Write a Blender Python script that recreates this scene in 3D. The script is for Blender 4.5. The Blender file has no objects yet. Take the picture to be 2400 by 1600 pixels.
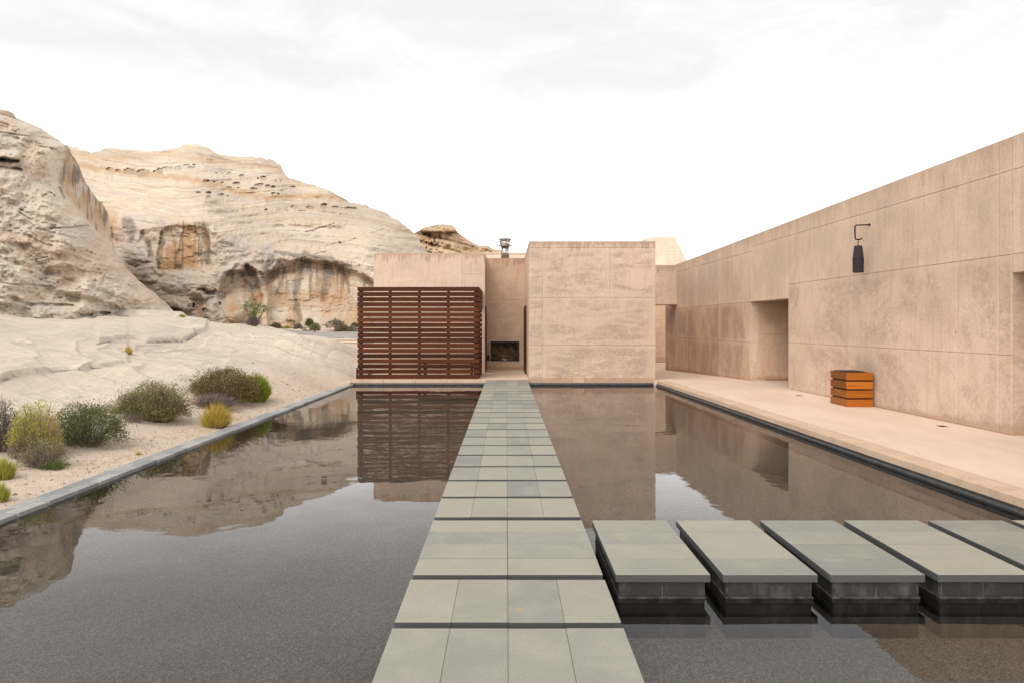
import bpy, bmesh, math, random
import numpy as np

# ------------------------------------------------------------------ camera, sky, sun, exposure
random.seed(7)
RNG = np.random.default_rng(11)
scene = bpy.context.scene
COL = scene.collection
F, VX, VY, CAMZ = 1593.0, 1187.0, 762.0, 1.593      # focal length (px of a 2400 px wide frame), vanishing point, eye height

cam_data = bpy.data.cameras.new("camera")
cam_data.sensor_width = 36.0
cam_data.lens = F / 2400.0 * 36.0
cam_data.shift_x = (1200.0 - VX) / 2400.0
cam_data.shift_y = -(800.0 - VY) / 2400.0
cam_data.clip_start = 0.05
cam_data.clip_end = 6000.0
camera = bpy.data.objects.new("camera", cam_data)
camera.location = (0, 0, CAMZ)
camera.rotation_euler = (math.radians(90), 0, 0)
COL.objects.link(camera)
scene.camera = camera

SUN_EL, SUN_AZ = math.radians(45), math.radians(208)   # azimuth clockwise from +Y: behind the camera, to the left
sun_dir = (math.sin(SUN_AZ) * math.cos(SUN_EL), math.cos(SUN_AZ) * math.cos(SUN_EL), math.sin(SUN_EL))

world = bpy.data.worlds.new("World")
scene.world = world
world.use_nodes = True
wn, wl = world.node_tree.nodes, world.node_tree.links
wn.clear()


def N(nt, typ, **kw):
    n = nt.nodes.new(typ)
    for k, v in kw.items():
        setattr(n, k, v)
    return n


def build_world():
    nt = world.node_tree
    out = N(nt, "ShaderNodeOutputWorld")
    bg = N(nt, "ShaderNodeBackground")
    sky = N(nt, "ShaderNodeTexSky", sky_type='NISHITA', sun_disc=False)
    sky.sun_elevation = SUN_EL
    sky.sun_rotation = SUN_AZ
    tc = N(nt, "ShaderNodeTexCoord")
    sep = N(nt, "ShaderNodeSeparateXYZ")
    nt.links.new(tc.outputs["Generated"], sep.inputs[0])
    # overcast cloud deck, brighter towards the horizon as the photograph and its reflections show
    grad = N(nt, "ShaderNodeMapRange", interpolation_type='SMOOTHSTEP')
    grad.inputs["From Min"].default_value = 0.10
    grad.inputs["From Max"].default_value = 0.34
    grad.inputs["To Min"].default_value = 2.6
    grad.inputs["To Max"].default_value = 0.92
    nt.links.new(sep.outputs["Z"], grad.inputs["Value"])
    mp = N(nt, "ShaderNodeMapping")
    mp.inputs["Scale"].default_value = (2.2, 2.2, 6.0)
    mp.inputs["Location"].default_value = (3.1, 0.4, 0.0)
    nt.links.new(tc.outputs["Generated"], mp.inputs["Vector"])
    nz = N(nt, "ShaderNodeTexNoise")
    nz.inputs["Scale"].default_value = 1.9
    nz.inputs["Detail"].default_value = 7.0
    nz.inputs["Roughness"].default_value = 0.6
    nz.inputs["Distortion"].default_value = 0.6
    nt.links.new(mp.outputs[0], nz.inputs["Vector"])
    cr = N(nt, "ShaderNodeMapRange", interpolation_type='SMOOTHSTEP')
    cr.inputs["From Min"].default_value = 0.34
    cr.inputs["From Max"].default_value = 0.68
    cr.inputs["To Min"].default_value = 1.0
    cr.inputs["To Max"].default_value = 0.86
    nt.links.new(nz.outputs["Fac"], cr.inputs["Value"])
    mul = N(nt, "ShaderNodeMath", operation='MULTIPLY')
    nt.links.new(grad.outputs[0], mul.inputs[0])
    nt.links.new(cr.outputs[0], mul.inputs[1])
    cc = N(nt, "ShaderNodeVectorMath", operation='SCALE')
    cc.inputs[0].default_value = (1.0, 0.985, 0.98)
    nt.links.new(mul.outputs[0], cc.inputs["Scale"])
    sk = N(nt, "ShaderNodeVectorMath", operation='SCALE')
    sk.inputs["Scale"].default_value = 0.10
    nt.links.new(sky.outputs[0], sk.inputs[0])
    mix = N(nt, "ShaderNodeMix", data_type='RGBA')
    mix.inputs["Factor"].default_value = 0.95
    nt.links.new(sk.outputs[0], mix.inputs["A"])
    nt.links.new(cc.outputs[0], mix.inputs["B"])
    nt.links.new(mix.outputs["Result"], bg.inputs["Color"])
    bg.inputs["Strength"].default_value = 1.0
    nt.links.new(bg.outputs[0], out.inputs[0])


build_world()

sun_data = bpy.data.lights.new("sun", 'SUN')
sun_data.energy = 2.3
sun_data.angle = math.radians(45)
sun_data.color = (1.0, 0.95, 0.88)
sun = bpy.data.objects.new("sun", sun_data)
sun.location = (-20, -20, 40)
from mathutils import Vector, Matrix
sun.rotation_euler = Vector(sun_dir).to_track_quat('Z', 'Y').to_euler()
COL.objects.link(sun)

scene.view_settings.view_transform = 'Standard'
scene.view_settings.look = 'None'
scene.view_settings.gamma = 1.0
scene.view_settings.exposure = 0.25
scene.view_settings.use_curve_mapping = False
scene.render.engine = 'CYCLES'
scene.cycles.max_bounces = 8
scene.cycles.diffuse_bounces = 4
scene.cycles.glossy_bounces = 4
scene.cycles.transparent_max_bounces = 12
scene.cycles.use_denoising = True

# ------------------------------------------------------------------ helpers: projection, noise, meshes, tags


def at(px, py, D):
    return ((px - VX) / F * D, D, CAMZ + (VY - py) / F * D)


def _hash(ix, iy, iz, seed):
    h = (ix.astype(np.int64) * 374761393 + iy.astype(np.int64) * 668265263 + iz.astype(np.int64) * 2147483647 + seed * 1274126177) & 0xFFFFFFFF
    h = ((h ^ (h >> 13)) * 1274126177) & 0xFFFFFFFF
    h = (h ^ (h >> 16)) & 0xFFFFFFFF
    return h / 4294967295.0 * 2.0 - 1.0


def vnoise(x, y, z, seed=0):
    x, y, z = np.broadcast_arrays(np.asarray(x, float), np.asarray(y, float), np.asarray(z, float))
    ix, iy, iz = np.floor(x), np.floor(y), np.floor(z)
    fx, fy, fz = x - ix, y - iy, z - iz
    fx, fy, fz = [t * t * t * (t * (t * 6 - 15) + 10) for t in (fx, fy, fz)]
    r = 0
    for dx in (0, 1):
        for dy in (0, 1):
            for dz in (0, 1):
                w = (fx if dx else 1 - fx) * (fy if dy else 1 - fy) * (fz if dz else 1 - fz)
                r = r + w * _hash(ix + dx, iy + dy, iz + dz, seed)
    return r


def fbm(x, y, z, oct=4, seed=0, gain=0.5):
    a, r, s = 1.0, 0.0, 1.0
    for o in range(oct):
        r = r + a * vnoise(np.asarray(x) * s + 17.3 * o, np.asarray(y) * s + 5.1 * o, np.asarray(z) * s + 9.7 * o, seed + o)
        a *= gain
        s *= 2.03
    return r


def sstep(a, b, x):
    t = np.clip((x - a) / (b - a), 0, 1)
    return t * t * (3 - 2 * t)


def mesh_from(name, V, Fc, smooth=False):
    me = bpy.data.meshes.new(name)
    V = np.asarray(V, dtype=np.float32)
    if isinstance(Fc, np.ndarray):
        n, k = Fc.shape
        me.vertices.add(len(V))
        me.vertices.foreach_set("co", V.ravel())
        me.loops.add(n * k)
        me.loops.foreach_set("vertex_index", Fc.astype(np.int32).ravel())
        me.polygons.add(n)
        me.polygons.foreach_set("loop_start", np.arange(0, n * k, k, dtype=np.int32))
        me.polygons.foreach_set("loop_total", np.full(n, k, dtype=np.int32))
        me.update(calc_edges=True)
        me.validate()
    else:
        me.from_pydata([tuple(v) for v in V.tolist()], [], Fc)
        me.update()
    if smooth:
        me.polygons.foreach_set("use_smooth", np.ones(len(me.polygons), dtype=bool))
    return me


def link(name, me, mat=None, parent=None, loc=None):
    o = bpy.data.objects.new(name, me)
    COL.objects.link(o)
    if mat is not None and me is not None and len(me.materials) == 0:
        me.materials.append(mat)
    if parent is not None:
        o.parent = parent
    if loc is not None:
        o.location = loc
    return o


def tag(o, label=None, cat=None, group=None, kind=None):
    if label:
        o["label"] = label
    if cat:
        o["category"] = cat
    if group:
        o["group"] = group
    if kind:
        o["kind"] = kind
    return o


def thing(name, label, cat, loc=(0, 0, 0), group=None, rz=0.0):
    o = bpy.data.objects.new(name, None)
    COL.objects.link(o)
    o.empty_display_size = 0.2
    o.location = loc
    o.rotation_euler = (0, 0, rz)
    return tag(o, label, cat, group)


class MB:
    """collects shapes in the parent's coordinates, or in the world with off = the parent's place"""

    def __init__(self, off=(0, 0, 0)):
        self.v, self.f = [], []
        self.off = off

    def add(self, vs, fs):
        b = len(self.v)
        o = self.off
        self.v += [(x - o[0], y - o[1], z - o[2]) for x, y, z in vs]
        self.f += [tuple(i + b for i in f) for f in fs]
        return self

    def hexa(self, p):
        return self.add(p, [(0, 3, 2, 1), (4, 5, 6, 7), (0, 1, 5, 4), (1, 2, 6, 5), (2, 3, 7, 6), (3, 0, 4, 7)])

    def box(self, x0, x1, y0, y1, z0, z1):
        return self.hexa([(x0, y0, z0), (x1, y0, z0), (x1, y1, z0), (x0, y1, z0), (x0, y0, z1), (x1, y0, z1), (x1, y1, z1), (x0, y1, z1)])

    def tube(self, pts, r, n=8, cap=True):
        pts = [Vector(p) for p in pts]
        rr = r if hasattr(r, '__len__') else [r] * len(pts)
        vs, fs = [], []
        up = Vector((0.13, 0.21, 0.97))
        for i, p in enumerate(pts):
            d = (pts[min(i + 1, len(pts) - 1)] - pts[max(i - 1, 0)]).normalized()
            a = d.cross(up)
            if a.length < 0.1:
                a = d.cross(Vector((1, 0, 0)))
            a.normalize()
            b = d.cross(a)
            for k in range(n):
                t = 2 * math.pi * k / n
                vs.append(tuple(p + (a * math.cos(t) + b * math.sin(t)) * rr[i]))
        for i in range(len(pts) - 1):
            for k in range(n):
                fs.append((i * n + k, i * n + (k + 1) % n, (i + 1) * n + (k + 1) % n, (i + 1) * n + k))
        if cap:
            fs.append(tuple(range(n - 1, -1, -1)))
            fs.append(tuple((len(pts) - 1) * n + k for k in range(n)))
        return self.add(vs, fs)

    def lathe(self, c, prof, n=24):
        vs, fs = [], []
        for r, z in prof:
            for k in range(n):
                t = 2 * math.pi * k / n
                vs.append((c[0] + r * math.cos(t), c[1] + r * math.sin(t), c[2] + z))
        for i in range(len(prof) - 1):
            for k in range(n):
                fs.append((i * n + k, i * n + (k + 1) % n, (i + 1) * n + (k + 1) % n, (i + 1) * n + k))
        return self.add(vs, fs)

    def prism(self, poly_a, poly_b):
        n = len(poly_a)
        fs = [tuple(range(n - 1, -1, -1)), tuple(range(n, 2 * n))]
        for i in range(n):
            j = (i + 1) % n
            fs.append((i, j, n + j, n + i))
        return self.add(list(poly_a) + list(poly_b), fs)

    def mesh(self, name, bevel=0.0, smooth=False, seg=1):
        me = bpy.data.meshes.new(name)
        me.from_pydata(self.v, [], self.f)
        bm = bmesh.new()
        bm.from_mesh(me)
        if len(self.f) > 2 and not getattr(self, 'sheet', False):
            bmesh.ops.recalc_face_normals(bm, faces=bm.faces)
        if bevel > 0:
            bmesh.ops.bevel(bm, geom=list(bm.edges), offset=bevel, segments=seg, affect='EDGES', profile=0.5)
        bm.to_mesh(me)
        bm.free()
        if smooth:
            me.polygons.foreach_set("use_smooth", np.ones(len(me.polygons), dtype=bool))
        me.update()
        return me

    def build(self, name, mat, parent=None, bevel=0.0, smooth=False, seg=1):
        return link(name, self.mesh(name, bevel, smooth, seg), mat, parent)


# ------------------------------------------------------------------ materials
class Mat:
    def __init__(self, name, rough=0.8, spec=0.3):
        self.m = bpy.data.materials.new(name)
        self.m.use_nodes = True
        self.nt = self.m.node_tree
        self.nt.nodes.clear()
        self.out = N(self.nt, "ShaderNodeOutputMaterial")
        self.p = N(self.nt, "ShaderNodeBsdfPrincipled")
        self.p.inputs["Roughness"].default_value = rough
        self.p.inputs["Specular IOR Level"].default_value = spec
        self.nt.links.new(self.p.outputs[0], self.out.inputs[0])
        self._pos = None

    def L(self, a, b):
        self.nt.links.new(a, b)

    def pos(self):
        if self._pos is None:
            self._pos = N(self.nt, "ShaderNodeNewGeometry")
        return self._pos.outputs["Position"]

    def island(self):
        self.pos()
        return self._pos.outputs["Random Per Island"]

    def objrand(self):
        return N(self.nt, "ShaderNodeObjectInfo").outputs["Random"]

    def mapping(self, scale=(1, 1, 1), loc=(0, 0, 0), rot=(0, 0, 0), src=None):
        mp = N(self.nt, "ShaderNodeMapping")
        mp.inputs["Scale"].default_value = scale
        mp.inputs["Location"].default_value = loc
        mp.inputs["Rotation"].default_value = rot
        self.L(src or self.pos(), mp.inputs["Vector"])
        return mp.outputs[0]

    def noise(self, scale, vec=None, detail=4, rough=0.55, dist=0.0):
        n = N(self.nt, "ShaderNodeTexNoise")
        n.inputs["Scale"].default_value = scale
        n.inputs["Detail"].default_value = detail
        n.inputs["Roughness"].default_value = rough
        n.inputs["Distortion"].default_value = dist
        self.L(vec or self.pos(), n.inputs["Vector"])
        return n.outputs["Fac"]

    def voronoi(self, scale, vec=None, feature='F1', out="Distance"):
        n = N(self.nt, "ShaderNodeTexVoronoi", feature=feature)
        n.inputs["Scale"].default_value = scale
        self.L(vec or self.pos(), n.inputs["Vector"])
        return n.outputs[out]

    def ramp(self, v, a, b, lo=0.0, hi=1.0):
        r = N(self.nt, "ShaderNodeMapRange", interpolation_type='SMOOTHSTEP')
        for k, val in (("From Min", a), ("From Max", b), ("To Min", lo), ("To Max", hi)):
            r.inputs[k].default_value = val
        self.L(v, r.inputs["Value"])
        return r.outputs[0]

    def math(self, op, a, b=None, clamp=False):
        n = N(self.nt, "ShaderNodeMath", operation=op)
        n.use_clamp = clamp
        for i, v in enumerate((a, b)):
            if v is None:
                continue
            if isinstance(v, (int, float)):
                n.inputs[i].default_value = v
            else:
                self.L(v, n.inputs[i])
        return n.outputs[0]

    def mix(self, fac, a, b, blend='MIX'):
        n = N(self.nt, "ShaderNodeMix", data_type='RGBA', blend_type=blend)
        for key, v in (("Factor", fac), ("A", a), ("B", b)):
            if isinstance(v, (int, float)):
                n.inputs[key].default_value = v
            elif isinstance(v, tuple):
                n.inputs[key].default_value = (*v, 1.0) if len(v) == 3 else v
            else:
                self.L(v, n.inputs[key])
        return n.outputs["Result"]

    def attr(self, name):
        a = N(self.nt, "ShaderNodeAttribute", attribute_name=name)
        return a.outputs["Fac"]

    def sep(self, v=None):
        s = N(self.nt, "ShaderNodeSeparateXYZ")
        self.L(v or self.pos(), s.inputs[0])
        return s.outputs

    def color(self, c):
        if isinstance(c, tuple):
            self.p.inputs["Base Color"].default_value = (*c, 1.0)
        else:
            self.L(c, self.p.inputs["Base Color"])
        return self

    def bump(self, h, strength=0.3, dist=0.02, prev=None):
        b = N(self.nt, "ShaderNodeBump")
        b.inputs["Strength"].default_value = strength
        b.inputs["Distance"].default_value = dist
        self.L(h, b.inputs["Height"])
        if prev is not None:
            self.L(prev, b.inputs["Normal"])
        self.L(b.outputs[0], self.p.inputs["Normal"])
        return b.outputs[0]


def concrete(name, base=(0.548, 0.416, 0.316), stain=0.55, ztop=None, drip=1.0, base_z=None, tone=1.0, band=1.8, streak=0.42, slope=0.0, face='x'):
    """cast pink desert concrete: cloudy formwork stains, faint vertical brushing, drip stains below the top edge"""
    m = Mat(name, 0.85, 0.25)
    b = tuple(c * tone for c in base)
    light = tuple(min(1, c * 1.16) for c in b)
    greyed = (b[0] * 0.60, b[1] * 0.56, b[2] * 0.575)
    rust = (b[0] * 0.82, b[1] * 0.66, b[2] * 0.52)
    n1 = m.noise(0.62, m.mapping((1, 1, 1.3)), 5, 0.6, 0.7)
    n2 = m.noise(2.1, m.mapping((1, 1, band), (5, 2, 1)), 8, 0.70, 0.5)
    n3 = m.noise(9.0, m.mapping((1, 1, 0.12), (1, 7, 3)), 4, 0.6)
    n4 = m.noise(28.0, None, 4, 0.7)
    col = m.mix(m.ramp(n1, 0.36, 0.62), light, b)
    g2 = m.noise(16.0, None, 5, 0.75)
    nb_ = m.noise(0.85, m.mapping((1, 1, band), (5, 2, 1)), 7, 0.66, 0.9)
    v = m.math('ADD', m.math('MULTIPLY', nb_, 0.72), m.math('MULTIPLY', n2, 0.28))
    v = m.math('ADD', v, m.math('MULTIPLY', m.math('SUBTRACT', g2, 0.5), 0.20))
    msk = m.math('MULTIPLY', m.ramp(v, 0.41, 0.60), m.ramp(g2, 0.34, 0.60, 0.5, 1.0))
    # the stain keeps clear of the formwork joints: every cast panel dries from its edges
    gen = m.sep(N(m.nt, "ShaderNodeTexCoord").outputs["Generated"])
    ed = None
    for ax in ((0, 2) if face == 'x' else (1, 2)):
        wv = m.math('ADD', gen[ax], m.math('MULTIPLY', m.math('SUBTRACT', n2, 0.5), 0.10))
        q = m.ramp(m.math('MINIMUM', wv, m.math('SUBTRACT', 1.0, wv)), 0.0, 0.14, 0.25, 1.0)
        ed = q if ed is None else m.math('MULTIPLY', ed, q)
    msk = m.math('MULTIPLY', msk, ed)
    col = m.mix(m.math('MULTIPLY', msk, stain), col, greyed)
    col = m.mix(m.ramp(n3, 0.46, 0.72, 0.0, streak), col, rust)
    # blotchy soft crust and small tan spots
    sp = m.voronoi(1.15, m.mapping((1, 1, 1), (0.3, 0.1, 0.6)))
    col = m.mix(m.ramp(sp, 0.03, 0.075, 0.45, 0.0), col, (b[0] * 0.82, b[1] * 0.62, b[2] * 0.40))
    col = m.mix(m.ramp(n4, 0.40, 0.70, 0.0, 0.40), col, tuple(c * 0.70 for c in b))
    col = m.mix(m.ramp(m.noise(55.0, m.mapping((1, 1, 0.35)), 3, 0.7), 0.46, 0.66, 0.0, 0.22), col, tuple(min(1, c * 1.2) for c in b))
    z = m.sep()[2]
    if slope:
        z = m.math('ADD', z, m.math('MULTIPLY', m.sep()[1], slope))
    if ztop is not None:
        dn = m.noise(7.0, m.mapping((1, 1, 0.05), (3, 3, 0)), 5, 0.75)
        dn2 = m.noise(26.0, m.mapping((1, 1, 0.03), (8, 1, 0)), 3, 0.6)
        ln = m.math('ADD', m.math('MULTIPLY', m.ramp(dn, 0.38, 0.75), 0.40), m.math('MULTIPLY', m.ramp(dn2, 0.42, 0.7), 0.14))
        edge = m.math('SUBTRACT', ztop - 0.035, ln)
        dm = m.math('SUBTRACT', z, edge)
        msk = m.ramp(dm, -0.015, 0.05, 0.0, 0.62 * drip)
        col = m.mix(msk, col, (b[0] * 0.58, b[1] * 0.50, b[2] * 0.43))
    if base_z is not None:
        bn = m.noise(3.5, m.mapping((1, 1, 0.3), (2, 9, 0)), 5, 0.7)
        edge = m.math('ADD', m.math('MULTIPLY', bn, 0.34), base_z - 0.08)
        msk = m.ramp(m.math('SUBTRACT', edge, z), -0.05, 0.05, 0.0, 0.6)
        col = m.mix(msk, col, (b[0] * 0.62, b[1] * 0.50, b[2] * 0.42))
    m.color(col)
    h = m.math('ADD', m.math('MULTIPLY', n4, 0.5), m.math('MULTIPLY', m.noise(120.0, None, 2, 0.5), 0.4))
    h = m.math('ADD', h, m.math('MULTIPLY', n2, 1.5))
    m.bump(h, 0.35, 0.006)
    return m.m


M_block = concrete("concrete_block_face", ztop=4.053, stain=0.85, base_z=-0.02, band=3.2)
M_left = concrete("concrete_left_face", base=(0.575, 0.435, 0.34), ztop=4.0, stain=0.34)
M_fire = concrete("concrete_fireplace", base=(0.50, 0.35, 0.245), ztop=4.0, stain=0.45, base_z=0.03)
M_wing = concrete("concrete_wing", stain=0.75, ztop=4.49, drip=0.42, slope=0.0177, base_z=0.22, band=1.1, face='y')
M_wing3 = concrete("concrete_wing_upper", stain=0.38, ztop=4.49, drip=0.42, slope=0.0177, band=0.8, streak=0.5, face='y')
M_wing2 = concrete("concrete_wing_far", base=(0.52, 0.372, 0.27), stain=1.0, base_z=0.30, band=0.6, streak=0.8, slope=0.0177, face='y')  # far panels: rust streaks, plus the far end's shade in a darker base
M_beam = concrete("concrete_beam", ztop=3.98, stain=0.6, tone=0.92)
M_far = concrete("concrete_far", base=(0.66, 0.53, 0.42), stain=0.12)
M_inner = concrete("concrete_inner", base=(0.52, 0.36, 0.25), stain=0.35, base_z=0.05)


def deck_mat():
    m = Mat("deck_concrete", 0.6, 0.35)
    n1 = m.noise(0.9, m.mapping((1.4, 0.5, 1)), 5, 0.6, 0.5)
    n2 = m.noise(6.0, m.mapping((1, 0.35, 1)), 5, 0.6)
    col = m.mix(m.ramp(n1, 0.35, 0.68), (0.66, 0.515, 0.40), (0.60, 0.455, 0.345))
    col = m.mix(m.ramp(n2, 0.45, 0.7, 0, 0.25), col, (0.52, 0.385, 0.29))
    m.color(col)
    m.bump(m.noise(60, None, 3), 0.15, 0.004)
    return m.m


def coping_mat():
    m = Mat("coping_concrete", 0.8, 0.25)
    n1 = m.noise(2.5, None, 5, 0.65)
    n3 = m.noise(14.0, m.mapping((1, 1, 0.1)), 4, 0.6)
    pit = m.voronoi(13.0)
    col = m.mix(m.ramp(n1, 0.35, 0.68), (0.56, 0.41, 0.30), (0.47, 0.335, 0.24))
    col = m.mix(m.ramp(n3, 0.5, 0.75, 0, 0.4), col, (0.40, 0.27, 0.18))
    col = m.mix(m.ramp(pit, 0.06, 0.13, 0.6, 0.0), col, (0.22, 0.14, 0.10))
    m.color(col)
    m.bump(m.ramp(pit, 0.04, 0.2), 0.5, 0.006, m.bump(m.noise(45, None, 3), 0.3, 0.006))
    return m.m


def slate_mat():
    """grey-green stone tiles, every tile a little different"""
    m = Mat("slate_tile", 0.62, 0.35)
    r = m.objrand()
    rv = N(m.nt, "ShaderNodeCombineXYZ")
    m.L(m.math('MULTIPLY', r, 37.0), rv.inputs[0])
    m.L(m.math('MULTIPLY', r, 91.0), rv.inputs[1])
    ad = N(m.nt, "ShaderNodeVectorMath", operation='ADD')
    m.L(m.pos(), ad.inputs[0])
    m.L(rv.outputs[0], ad.inputs[1])
    v = ad.outputs[0]
    n1 = m.noise(3.0, v, 6, 0.65, 0.4)
    n2 = m.noise(1.3, m.mapping((1, 1, 1), (4, 4, 0), src=v), 3, 0.5)
    n3 = m.noise(85.0, v, 3, 0.7)
    warm, cool, dark = (0.308, 0.288, 0.232), (0.258, 0.250, 0.214), (0.192, 0.192, 0.174)
    col = m.mix(m.ramp(r, 0.35, 0.75), warm, cool)
    r2 = m.math('FRACT', m.math('MULTIPLY', r, 17.3))
    col = m.mix(m.ramp(r2, 0.58, 0.95, 0, 0.85), col, dark)
    col = m.mix(m.ramp(n1, 0.42, 0.70, 0, 0.42), col, (0.365, 0.345, 0.288))
    col = m.mix(m.ramp(n2, 0.50, 0.72, 0, 0.45), col, (0.225, 0.225, 0.20))
    col = m.mix(m.ramp(n3, 0.40, 0.72, 0, 0.42), col, (0.15, 0.145, 0.124))
    sp = m.voronoi(2.3, v)
    spm = m.math('MULTIPLY', m.ramp(sp, 0.03, 0.14, 0.75, 0.0), m.ramp(m.noise(19, v, 3), 0.4, 0.65))
    col = m.mix(spm, col, (0.46, 0.30, 0.10))
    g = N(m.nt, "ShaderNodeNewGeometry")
    # tile sides darker than the tops, their shade put into the colour
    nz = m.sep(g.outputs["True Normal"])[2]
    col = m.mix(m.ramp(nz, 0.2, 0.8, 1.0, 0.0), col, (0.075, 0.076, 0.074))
    m.color(col)
    m.bump(m.math('ADD', n3, m.math('MULTIPLY', n1, 0.8)), 0.22, 0.003)
    return m.m


def black_tile_mat(name, c=(0.030, 0.033, 0.036), lime=0.5, rough=0.32):
    m = Mat(name, rough, 0.5)
    n = m.noise(9.0, m.mapping((1, 1, 0.5)), 5, 0.65)
    n2 = m.noise(2.5, None, 4)
    col = m.mix(m.ramp(n, 0.45, 0.75, 0, lime), c, (0.14, 0.145, 0.15))
    col = m.mix(m.ramp(n2, 0.5, 0.8, 0, 0.4), col, (0.03, 0.03, 0.024))
    m.color(col)
    m.bump(m.noise(40, None, 3), 0.15, 0.003)
    return m.m


def plain(name, c, rough=0.7, spec=0.3, metal=0.0, var=0.25, scale=20.0):
    m = Mat(name, rough, spec)
    n = m.noise(scale, None, 4)
    m.color(m.mix(m.ramp(n, 0.3, 0.7), c, tuple(x * (1 - var) for x in c)))
    m.p.inputs["Metallic"].default_value = metal
    m.bump(m.noise(scale * 4, None, 2), 0.1, 0.002)
    return m.m


def wood(name, c1, c2, c3, along='X', scale=1.0, rough=0.5):
    m = Mat(name, rough, 0.12)
    r = m.objrand()
    tc = N(m.nt, "ShaderNodeTexCoord").outputs["Object"]
    s = {'X': (0.9, 14, 14), 'Y': (14, 0.9, 14)}[along]
    cb = N(m.nt, "ShaderNodeCombineXYZ")
    m.L(m.math('MULTIPLY', r, 50.0), cb.inputs[0])
    m.L(m.math('MULTIPLY', r, 31.0), cb.inputs[1])
    m.L(m.math('MULTIPLY', r, 77.0), cb.inputs[2])
    ad = N(m.nt, "ShaderNodeVectorMath", operation='ADD')
    m.L(tc, ad.inputs[0])
    m.L(cb.outputs[0], ad.inputs[1])
    v = m.mapping(tuple(x * scale for x in s), src=ad.outputs[0])
    n = m.noise(2.6, v, 6, 0.65, 0.8)
    n2 = m.noise(0.9, v, 3)
    col = m.mix(m.ramp(n, 0.32, 0.68), c1, c2)
    col = m.mix(m.ramp(n2, 0.5, 0.72, 0, 0.75), col, c3)
    kn = m.voronoi(0.55, m.mapping((2.0, 4.5, 9.0), src=ad.outputs[0]))
    col = m.mix(m.ramp(kn, 0.02, 0.06, 0.85, 0.0), col, tuple(x * 0.3 for x in c3))
    col = m.mix(m.ramp(r, 0.45, 0.95, 0.0, 0.65), col, c3)
    col = m.mix(m.ramp(r, 0.40, 0.05, 0.0, 0.5), col, tuple(x * 0.55 for x in c2))
    m.color(col)
    m.bump(n, 0.25, 0.004)
    return m.m


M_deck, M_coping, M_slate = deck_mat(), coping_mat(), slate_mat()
M_black = black_tile_mat("black_pool_tile", lime=0.35)
M_ped = black_tile_mat("pedestal_tile", (0.022, 0.022, 0.021), lime=0.45, rough=0.55)
M_lime = plain("lime_grout", (0.105, 0.100, 0.095), 0.8, 0.2, var=0.75, scale=14)
M_copestone = None
M_wood = wood("stained_wood", (0.076, 0.022, 0.0085), (0.042, 0.012, 0.005), (0.112, 0.035, 0.013))
M_woody = wood("stained_wood_return", (0.082, 0.025, 0.009), (0.048, 0.014, 0.006), (0.11, 0.036, 0.013), along='Y')
M_post = plain("dark_post_wood", (0.035, 0.014, 0.009), 0.7)
M_crate = wood("orange_plank", (0.50, 0.165, 0.022), (0.38, 0.115, 0.014), (0.27, 0.075, 0.012), scale=1.6)
M_crate_shaded = wood("orange_plank_shaded", (0.27, 0.098, 0.024), (0.19, 0.064, 0.016), (0.31, 0.115, 0.028), along='Y', scale=1.6)  # side planks: same wood, shade put into a darker colour
M_iron = plain("black_iron", (0.016, 0.015, 0.017), 0.6, 0.4, 0.3)
M_shade = plain("lantern_shade", (0.030, 0.027, 0.029), 0.75, 0.25)
M_steel = plain("flue_steel", (0.42, 0.40, 0.385), 0.25, 0.5, 1.0, var=0.1)
M_soot = plain("sooty_firebox", (0.21, 0.13, 0.085), 0.9, 0.1, var=0.75, scale=5)
M_rock = plain("brown_rock", (0.13, 0.075, 0.05), 0.9, 0.2, scale=12)
M_drain = plain("drain_grate", (0.12, 0.09, 0.07), 0.6, 0.3)
M_pale = concrete("terrace_wall", base=(0.60, 0.50, 0.40), stain=0.1)
M_bolt = plain("bolt_head", (0.30, 0.20, 0.15), 0.5, 0.4, 0.4)
M_mark = plain("form_tie_mark", (0.47, 0.29, 0.15), 0.9, 0.2, scale=40)


def copestone():
    m = Mat("edge_stone", 0.55, 0.4)
    r = m.objrand()
    n = m.noise(6.0, None, 5, 0.65)
    col = m.mix(r, (0.20, 0.21, 0.205), (0.37, 0.365, 0.335))
    col = m.mix(m.ramp(n, 0.42, 0.7, 0, 0.5), col, (0.17, 0.18, 0.18))
    m.color(col)
    m.bump(m.noise(50, None, 3), 0.2, 0.003)
    return m.m


M_copestone = copestone()


def pool_floor_mat():
    m = Mat("pebble_pool_floor", 0.8, 0.2)
    vor = N(m.nt, "ShaderNodeTexVoronoi")
    vor.inputs["Scale"].default_value = 120.0
    m.L(m.pos(), vor.inputs["Vector"])
    c = m.sep(vor.outputs["Color"])
    col = m.mix(m.ramp(c[0], 0.25, 0.85), (0.082, 0.075, 0.069), (0.185, 0.170, 0.154))
    col = m.mix(m.ramp(c[1], 0.82, 0.92), col, (0.28, 0.26, 0.225))
    n = m.noise(0.5, None, 4)
    col = m.mix(m.ramp(n, 0.35, 0.7, 0, 0.35), col, (0.075, 0.068, 0.052))
    m.color(col)
    return m.m


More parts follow.
